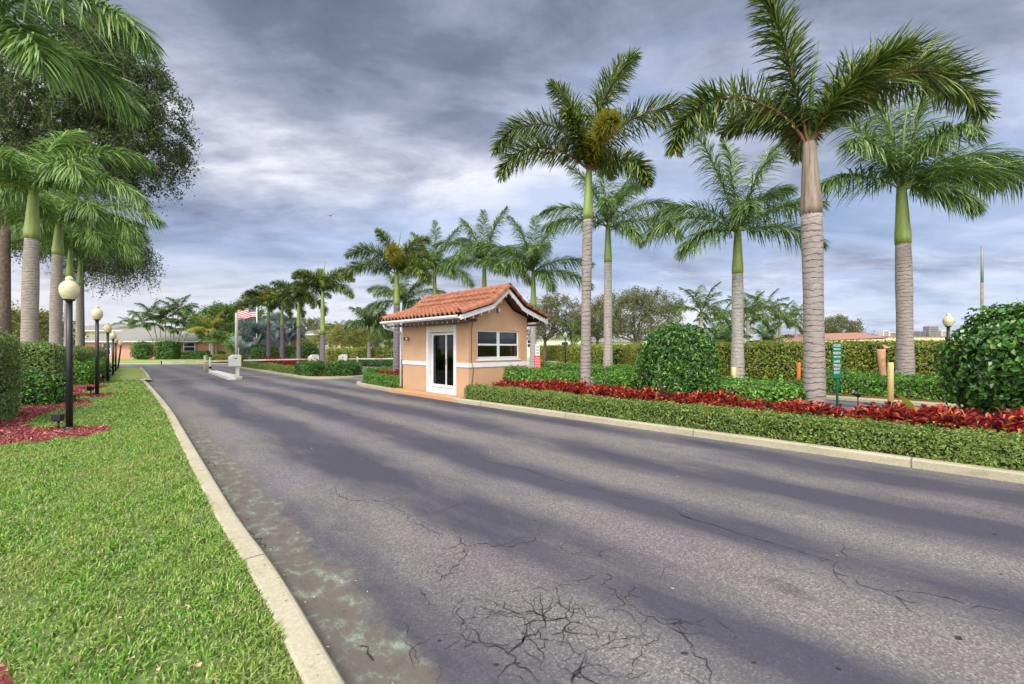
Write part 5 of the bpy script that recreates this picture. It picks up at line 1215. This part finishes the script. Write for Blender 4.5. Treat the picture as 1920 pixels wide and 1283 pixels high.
b = MB(); b.bx((x0, Yb, 0), (x1, Yb+8, 2.6), M['white']); b.build('wall', b6); b = MB(); hip(b, x0, x1, Yb, Yb+8, 2.6, 3.6, M['roofgrey']); b.build('roof', b6)

# ================================================================= GATE AND STREET FURNITURE
GG = 'gate equipment'
isl = MB(); A = [R(25.45, 4.55), R(25.25, 4.85), R(25.5, 5.2), R(33, 5.35), R(33.2, 5.1), R(33, 4.9)]
isl.prism([(p[0], p[1]) for p in A], -.02, .15, M['cement']); o = isl.build('median', None, bevel=.02); o['kind'] = 'structure'
def barrier(p, rz, armlen, armdir, label, armz=.92, h=.55, post=True, tilt=0):
    r = empty('barrier_gate', p, rz, label, 'barrier gate', 'barrier gates')
    b = MB(); zt = 1.02; b.prism([(-.26, zt-.5), (.26, zt-.5), (.26, zt+.02), (.20, zt+.08), (-.1, zt+.08), (-.26, zt-.05)], -.18, .18, M['offwhite'], 'y'); b.build('housing', r, bevel=.02)
    b = MB(); b.box((.12, 0, .26), (.14, .16, .52), M['offwhite']); b.box((.12, 0, .015), (.3, .3, .03), M['acgrey']); b.build('pedestal', r)
    b = MB(); b.box((0.02, -.185, zt-.1), (.1, .012, .04), M['black']); b.build('plate', r)
    b = MB(); n = 6; d = armdir
    for i in range(n): b.box((d*(.28+armlen*(i+.5)/n), 0, armz), (armlen/n-.002, .04, .065), M['armwhite'] if i % 3 else M['armred'])
    b.box((d*(.30+armlen), 0, armz-.03), (.04, .07, .16), M['black']); b.build('arm', r)
    return r
p = Q(440, 22.1); barrier((p[0], p[1], .14), RA, 2.6, -1, 'white barrier machine on the median, arm reaching left across the entry lane', armz=.80)
p = Q(588, 25.5); barrier((p[0], p[1], .08), RA, 3.3, -1, 'white barrier machine in the far island, arm reaching left over the red plants', armz=.85)
p = Q(643, 27); barrier((p[0], p[1], .08), RA*.35, 3.3, 1, 'pale barrier machine by the exit lane, arm reaching right toward the guardhouse', armz=.82)
def post(name, p, h, r_, mat, label, cap=True, cat='post', group=None):
    b = MB(); b.lathe([(r_, -.05), (r_, h-.02), (r_*.96, h-.005), (r_*.7, h)], M[mat], (0, 0, 0), 16); return b.build(name, None, p, label=label, cat=cat, group=group)
post('post', Q(384.5, 28.6, .0), Zat(667, 28.6), .075, 'yellow', 'yellow post at the far end of the white median')
r_ = empty('arm_rest_post', Q(394, 28.0, .12), 0, 'white post with dark fitting beside the yellow post on the median', 'post')
b = MB(); b.box((0, 0, .47), (.09, .09, .94), M['offwhite']); b.build('pole', r_); b = MB(); b.box((0, 0, .95), (.16, .12, .14), M['black']); b.box((0, 0, .2), (.13, .1, .14), M['black']); b.build('fitting', r_)
post('post', Q(670, 30, 0), Zat(669, 30), .06, 'yellow', 'thin yellow post under the far barrier arm left of the guardhouse')
post('bollard', Q(1670, 9.4, .05), Zat(680, 9.4)-.05, .052, 'yellow', 'tall yellow bollard behind the red plants at right', cat='bollard')
post('post', Q(1497.5, 10.9, .05), Zat(680, 10.9)-.05, .045, 'orange', 'orange post just left of the tallest palm trunk')
post('post', Q(1376, 16.3, .05), Zat(689, 16.3)-.05, .09, 'yellow', 'short yellow stub at the foot of the pale smooth royal palm')
# stump
b = MB(); Y = 13.6; sc_ = Y/F
cs = [((1666-960)*sc_, .1, .15), ((1661-960)*sc_, .5, .12), ((1657-960)*sc_, .85, .085), ((1655-960)*sc_, 1.2, .095), ((1654-960)*sc_, Zat(655, Y), .115)]
b.tube([(x-cs[0][0], 0, z-.05) for x, z, _ in cs], [r_*1.0 for *_, r_ in cs], M['stumpwood'], 12)
b.tube([((1668-1664)*sc_, 0, .0), ((1669-1664)*sc_, 0, .6), ((1668-1664)*sc_, 0, .95)], [.12, .1, .03], M['stumpwood'], 10)
b.add([(-.17, -.1, 1.52), (-.02, -.12, 1.55), (-.1, .06, 1.66), (-.14, -.02, 1.45)], [(0, 1, 2), (0, 2, 3), (1, 3, 2)], M['stumpwood']); b.build('tree_stump', None, ((1664-960)*sc_, Y, .05), label='cut pale wooden stump beside the far right royal palm', cat='tree stump')
# floodlight lying in the bed
r_ = empty('floodlight', Q(1606, 8.9, .62), -.5, 'black round floodlight tilted up above the red plants at right', 'floodlight')
b = MB(); b.tube([(-.06, -.01, .07), (.055, .01, .0)], [.05, .042], M['black'], 16); b.tube([(-.072, -.012, .077), (-.06, -.01, .07)], [.053, .053], M['acgrey'], 16); b.build('housing', r_)
b = MB(); b.tube([(.02, 0, .0), (.03, 0, -.25), (.03, 0, -.6)], .012, M['black'], 8); b.build('stake', r_)
# utility pole
Y = 48; r_ = empty('utility_pole', Q(1841, Y, 0), 0, 'tall thin utility pole rising above the large right bush', 'utility pole')
b = MB(); b.tube([(0, 0, 0), (0, 0, Zat(530, Y))], [.14, .13], M['wood'], 8); b.build('pole', r_)
b = MB(); b.tube([(0, -.02, Zat(530, Y)), (0, -.02, Zat(462, Y))], [.13, .11], M['acgrey'], 8); b.build('sleeve', r_)
Y = 39; post('pale_pole', Q(443.5, Y, 0), 4.7, .12, 'offwhite', 'pale grey pole left of the flag, its top hidden by a frond', cat='pole')
post('white_pole', Q(446.8, 42, 0), 1.6, .06, 'white', 'short white pipe beside the pale grey pole', cat='pole')
post('white_pole', Q(1720/4+980, 44, 0), Zat(608, 44), .07, 'white', 'white pole in front of the coconut palm group', cat='pole')
# flag
Y = 44; r_ = empty('flagpole', Q(481.5, Y, 0), 0, 'white flagpole with a stars and stripes flag blowing left', 'flagpole')
ht = Zat(572, Y); b = MB(); b.tube([(0, 0, 0), (0, 0, ht)], [.07, .045], M['white'], 8); b.lathe([(0, -.06), (.07, 0), (0, .06)], M['yellow'], (0, 0, ht+.05), 8, cap=False); b.build('pole', r_)
FW, FH = 2.0, 1.15; nu, nv = 30, 13; vs = []; fs = []; mi = []
b = MB()
for j in range(nv+1):
    for i in range(nu+1):
        u = i/nu; v = j/nv; vs.append((-u*FW, .16*math.sin(u*9)*u, ht-.12-v*FH-.42*u*u+.05*math.sin(u*8)))
for j in range(nv):
    for i in range(nu):
        a = j*(nu+1)+i; m_ = 'flagblue' if (i < nu*.4 and j < 7) else ('flagred' if j % 2 == 0 else 'flagwhite')
        b.add([vs[a], vs[a+1], vs[a+nu+2], vs[a+nu+1]], [(0, 1, 2, 3)], M[m_])
for rr in range(9):
    for cc in range(6 if rr % 2 == 0 else 5):
        u = .4*((cc+.5+(0 if rr % 2 == 0 else .5))/6.2); v = 7/13*(rr+.6)/9.2; x = -u*FW; y = .16*math.sin(u*9)*u-.012; z = ht-.12-v*FH-.42*u*u+.05*math.sin(u*8); q = []
        for k_ in range(10): a = PI/2+k_*PI/5; rad = .03 if k_ % 2 == 0 else .013; q.append((x+rad*math.cos(a), y, z+rad*math.sin(a)))
        b.add(q, [tuple(range(10))], M['flagwhite'])
b.build('flag', r_)
# signs
def text(par, s, x, z, size, mat, y=-.012, w=None):
    c = bpy.data.curves.new('lettering', 'FONT'); c.body = s; c.size = size; c.align_x = 'CENTER'; c.align_y = 'CENTER'; c.extrude = .001; c.materials.append(M[mat]); c.offset = .0012
    o = bpy.data.objects.new('lettering', c); col.objects.link(o); o.parent = par; o.location = (x, y, z); o.rotation_euler = (PI/2, 0, 0)
    if w:
        bpy.context.view_layer.update(); d = o.dimensions.x
        if d > 0: o.scale = (w/d, 1, 1)
    bpy.context.view_layer.update(); me = bpy.data.meshes.new_from_object(o); m2 = bpy.data.objects.new('lettering', me); col.objects.link(m2)
    m2.parent = par; m2.location = o.location; m2.rotation_euler = o.rotation_euler; m2.scale = o.scale; bpy.data.objects.remove(o); m2.name = 'lettering'
    return m2
Y = 10.4; sg = empty('direction_sign', Q(1569.5, Y, .05), -.75, 'narrow tall green direction sign with white words and arrows', 'sign')
zt, zb = Zat(643, Y)-.05, Zat(709, Y)-.05
b = MB(); b.tube([(0, .03, 0), (0, .03, zt-.1)], .025, M['signgreen'], 8); b.build('pole', sg)
b = MB(); b.box((0, 0, (zt+zb)/2), (.17, .012, zt-zb), M['signgreen']); b.build('board', sg, bevel=.004)
hh = zt-zb
for s_, q, kind in (('DOVER', .07, 't'), ('a', .155, 'a'), ('NORTH', .26, 't'), ('a', .35, 'a'), ('LAKE', .465, 't'), ('TERRACE', .565, 't'), ('KENT', .655, 't'), ('EAST', .745, 't')):
    z = zt-hh*(q*1.14+.0)
    if kind == 't': text(sg, s_, 0, z, .075, 'lettering', w=.14 if len(s_) > 4 else .11)
    else: b = MB(); b.prism([(-.068, z), (-.03, z+.018), (-.03, z+.008), (.065, z+.008), (.065, z-.008), (-.03, z-.008), (-.03, z-.018)], -.011, -.0075, M['lettering'], 'y'); b.build('arrow', sg)
Y = 20.5; sg = empty('red_sign', Q(1007.5, Y, .05), -.1, 'red sign with white lines under a white panel, right of the guardhouse', 'sign')
b = MB(); b.box((0, .03, .55), (.05, .04, 1.6), M['offwhite']); b.build('pole', sg)
b = MB(); zt, zb = Zat(668, Y)-.05, Zat(694, Y)-.05; b.box((0, 0, (zt+zb)/2), (.30, .012, zt-zb), M['signred']); b.build('board', sg)
for i in range(8): b = MB(); z = zt-(zt-zb)*(.1+.11*i); b.box((0, -.008, z), (.25 if i else .2, .004, .018), M['lettering']); b.build('text_line', sg)
b = MB(); z2 = Zat(645, Y)-.05; b.box((0.01, 0, (z2+zt)/2+.01), (.2, .012, z2-zt-.03), M['lettering']); b.build('upper_board', sg)
for q in (.25, .5, .75): b = MB(); b.box((0.01, -.008, zt+(z2-zt)*q), (.13, .004, .07), M['letgrey']); b.build('pictogram', sg)
# bird
b = MB(); b.tube([(-.35, 0, 0), (0, 0, .03), (.4, 0, 0)], [.02, .09, .02], M['black'], 6); b.add([(0, 0, .05), (.12, 0, .04), (.0, -1.0, .25), (-.15, -.9, .22)], [(0, 1, 2, 3)], M['black']); b.add([(0, 0, .05), (.12, 0, .04), (.0, 1.0, .2), (-.15, .9, .18)], [(3, 2, 1, 0)], M['black'])
o = b.build('bird', None, Q(619, 90, Zat(405, 90)), label='tiny dark bird flying in the cloudy sky', cat='bird'); o.rotation_euler = (0, 0, 1.2)
# pale unopened leaf and stray palm shoot in the crotons
b = MB(); b.add([(0, 0, 0), (.09, 0, .10), (.15, 0, .04)], [(0, 1, 2)], M['bushlow'])
v, f = [], []
n_ = 9
for i in range(n_): q = i/(n_-1); w = .05*math.sin(PI*q)**.7; cx_, cz_ = -.42*q+.1, .42*q; v += [(cx_-w*.6, .02*math.sin(q*3), cz_-w*.6), (cx_+w*.6, -.02, cz_+w*.6)]
for i in range(n_-1): f.append((2*i, 2*i+1, 2*i+3, 2*i+2))
b.add(v, f, M['yellowpalm'], True); b.build('seedling_leaf', None, Q(1722, 6.9, .45), label='single bright green blade leaf sticking out of the red plants', cat='leaf')

# ================================================================= CAMERA, LIGHT, SKY
cam = bpy.data.cameras.new('camera'); co = bpy.data.objects.new('camera', cam); col.objects.link(co)
co.location = (0, 0, H); co.rotation_euler = (PI/2, 0, 0); cam.sensor_width = 36; cam.lens = 36*F/1920; cam.shift_y = (HY-641.5)/1920; cam.clip_end = 2000; cam.clip_start = .05
scene.camera = co
SUN_EL, SUN_AZ = math.radians(48), math.radians(195)     # azimuth clockwise from +Y
sd = Vector((math.sin(SUN_AZ)*math.cos(SUN_EL), math.cos(SUN_AZ)*math.cos(SUN_EL), math.sin(SUN_EL)))
sl = bpy.data.lights.new('sun', 'SUN'); sl.energy = 1.5; sl.angle = math.radians(14); sl.color = (1, .95, .87)
so = bpy.data.objects.new('sun', sl); col.objects.link(so); so.rotation_euler = sd.to_track_quat('Z', 'Y').to_euler()
w = bpy.data.worlds.new('World'); scene.world = w; w.use_nodes = True; nt = w.node_tree
bg = nt.nodes['Background']; bg.inputs[1].default_value = .1
sky = N(nt, 'ShaderNodeTexSky'); sky.sky_type = 'NISHITA'; sky.sun_disc = False; sky.sun_elevation = SUN_EL; sky.sun_rotation = SUN_AZ; sky.altitude = 0; sky.dust_density = 1.5
tc = N(nt, 'ShaderNodeTexCoord'); sx = N(nt, 'ShaderNodeSeparateXYZ'); L(nt, tc.outputs['Generated'], sx.inputs[0])
zc2 = math_(nt, 'ADD', math_(nt, 'MAXIMUM', sx.outputs[2], 0.0), .16)
px_ = math_(nt, 'DIVIDE', sx.outputs[0], zc2); py_ = math_(nt, 'DIVIDE', sx.outputs[1], zc2)
cb_ = N(nt, 'ShaderNodeCombineXYZ'); L(nt, px_, cb_.inputs[0]); L(nt, py_, cb_.inputs[1])
pv = cb_.outputs[0]
n1 = noise(nt, pv, .8, 9, .56, .3); 
mp2 = N(nt, 'ShaderNodeMapping'); mp2.inputs['Location'].default_value = (3.7, 1.9, 0); mp2.inputs['Scale'].default_value = (.8, 1.3, 1); L(nt, pv, mp2.inputs[0])
n2 = noise(nt, mp2.outputs[0], .9, 7, .6, .4)
n3 = noise(nt, mp2.outputs[0], 3.2, 6, .6, .3)
Z_ = sx.outputs[2]; X_ = sx.outputs[0]
# brightness of cloud: base by elevation + noise
eb = ramp(nt, Z_, [(0, (.86,)*3), (.06, (.8,)*3), (.12, (.68,)*3), (.19, (.50,)*3), (.25, (.64,)*3), (.32, (.84,)*3), (.40, (.70,)*3), (.48, (.46,)*3), (.6, (.30,)*3), (1, (.4,)*3)])
xb = N(nt, 'ShaderNodeMapRange'); xb.inputs[1].default_value = -.6; xb.inputs[2].default_value = .6; xb.inputs[3].default_value = 0; xb.inputs[4].default_value = 1; L(nt, X_, xb.inputs[0])
# right half is flatter grey
eb = mixc(nt, math_(nt, 'MULTIPLY', xb.outputs[0], .6), eb, ramp(nt, Z_, [(0, (.72,)*3), (.2, (.6,)*3), (.5, (.5,)*3), (.7, (.42,)*3)]))
nz = math_(nt, 'ADD', math_(nt, 'MULTIPLY', math_(nt, 'SUBTRACT', n1, .47), 1.0), math_(nt, 'ADD', math_(nt, 'MULTIPLY', math_(nt, 'SUBTRACT', n2, .48), .9), math_(nt, 'MULTIPLY', math_(nt, 'SUBTRACT', n3, .5), .55)))
br = math_(nt, 'ADD', eb, nz)
CS = 10.0
def cc3(a): return tuple(x*CS for x in a)
cl = ramp(nt, br, [(.14, cc3((.085, .11, .165))), (.36, cc3((.145, .175, .25))), (.52, cc3((.245, .275, .37))), (.66, cc3((.40, .42, .52))), (.84, cc3((.72, .72, .79)))])
blue = mixc(nt, .3, cc3((.30, .42, .66)), sky.outputs[0])
bm = math_(nt, 'ADD', math_(nt, 'MULTIPLY', math_(nt, 'SUBTRACT', n2, .45), 5), math_(nt, 'ADD', math_(nt, 'MULTIPLY', xb.outputs[0], .35), math_(nt, 'SUBTRACT', ramp(nt, Z_, [(0, (.3,)*3), (.06, (.6,)*3), (.16, (.8,)*3), (.27, (.95,)*3), (.36, (.5,)*3), (.5, (.1,)*3)]), .42)))
bmc = ramp(nt, bm, [(.05, (0, 0, 0)), (1, (.62, .62, .62))])
c = mixc(nt, bmc, cl, blue)
wl = ramp(nt, Z_, [(0, (.75,)*3), (.1, (.4,)*3), (.2, (0,)*3)])
c = mixc(nt, math_(nt, 'MULTIPLY', wl, math_(nt, 'SUBTRACT', 1.0, xb.outputs[0])), c, cc3((.60, .585, .60)))
# unseen sky around the sun, behind the camera, brightened to add fill light
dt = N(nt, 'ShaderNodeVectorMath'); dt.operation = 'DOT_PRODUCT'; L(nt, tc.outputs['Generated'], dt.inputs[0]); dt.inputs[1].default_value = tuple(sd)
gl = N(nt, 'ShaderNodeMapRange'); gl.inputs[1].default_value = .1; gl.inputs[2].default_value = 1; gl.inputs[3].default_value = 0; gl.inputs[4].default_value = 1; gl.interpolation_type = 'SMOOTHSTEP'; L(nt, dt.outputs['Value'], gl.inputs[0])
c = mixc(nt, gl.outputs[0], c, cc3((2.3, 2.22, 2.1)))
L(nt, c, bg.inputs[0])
scene.view_settings.view_transform = 'Standard'; scene.view_settings.look = 'None'; scene.view_settings.gamma = 1; scene.view_settings.exposure = .5
scene.cycles.max_bounces = 6; scene.cycles.transparent_max_bounces = 8
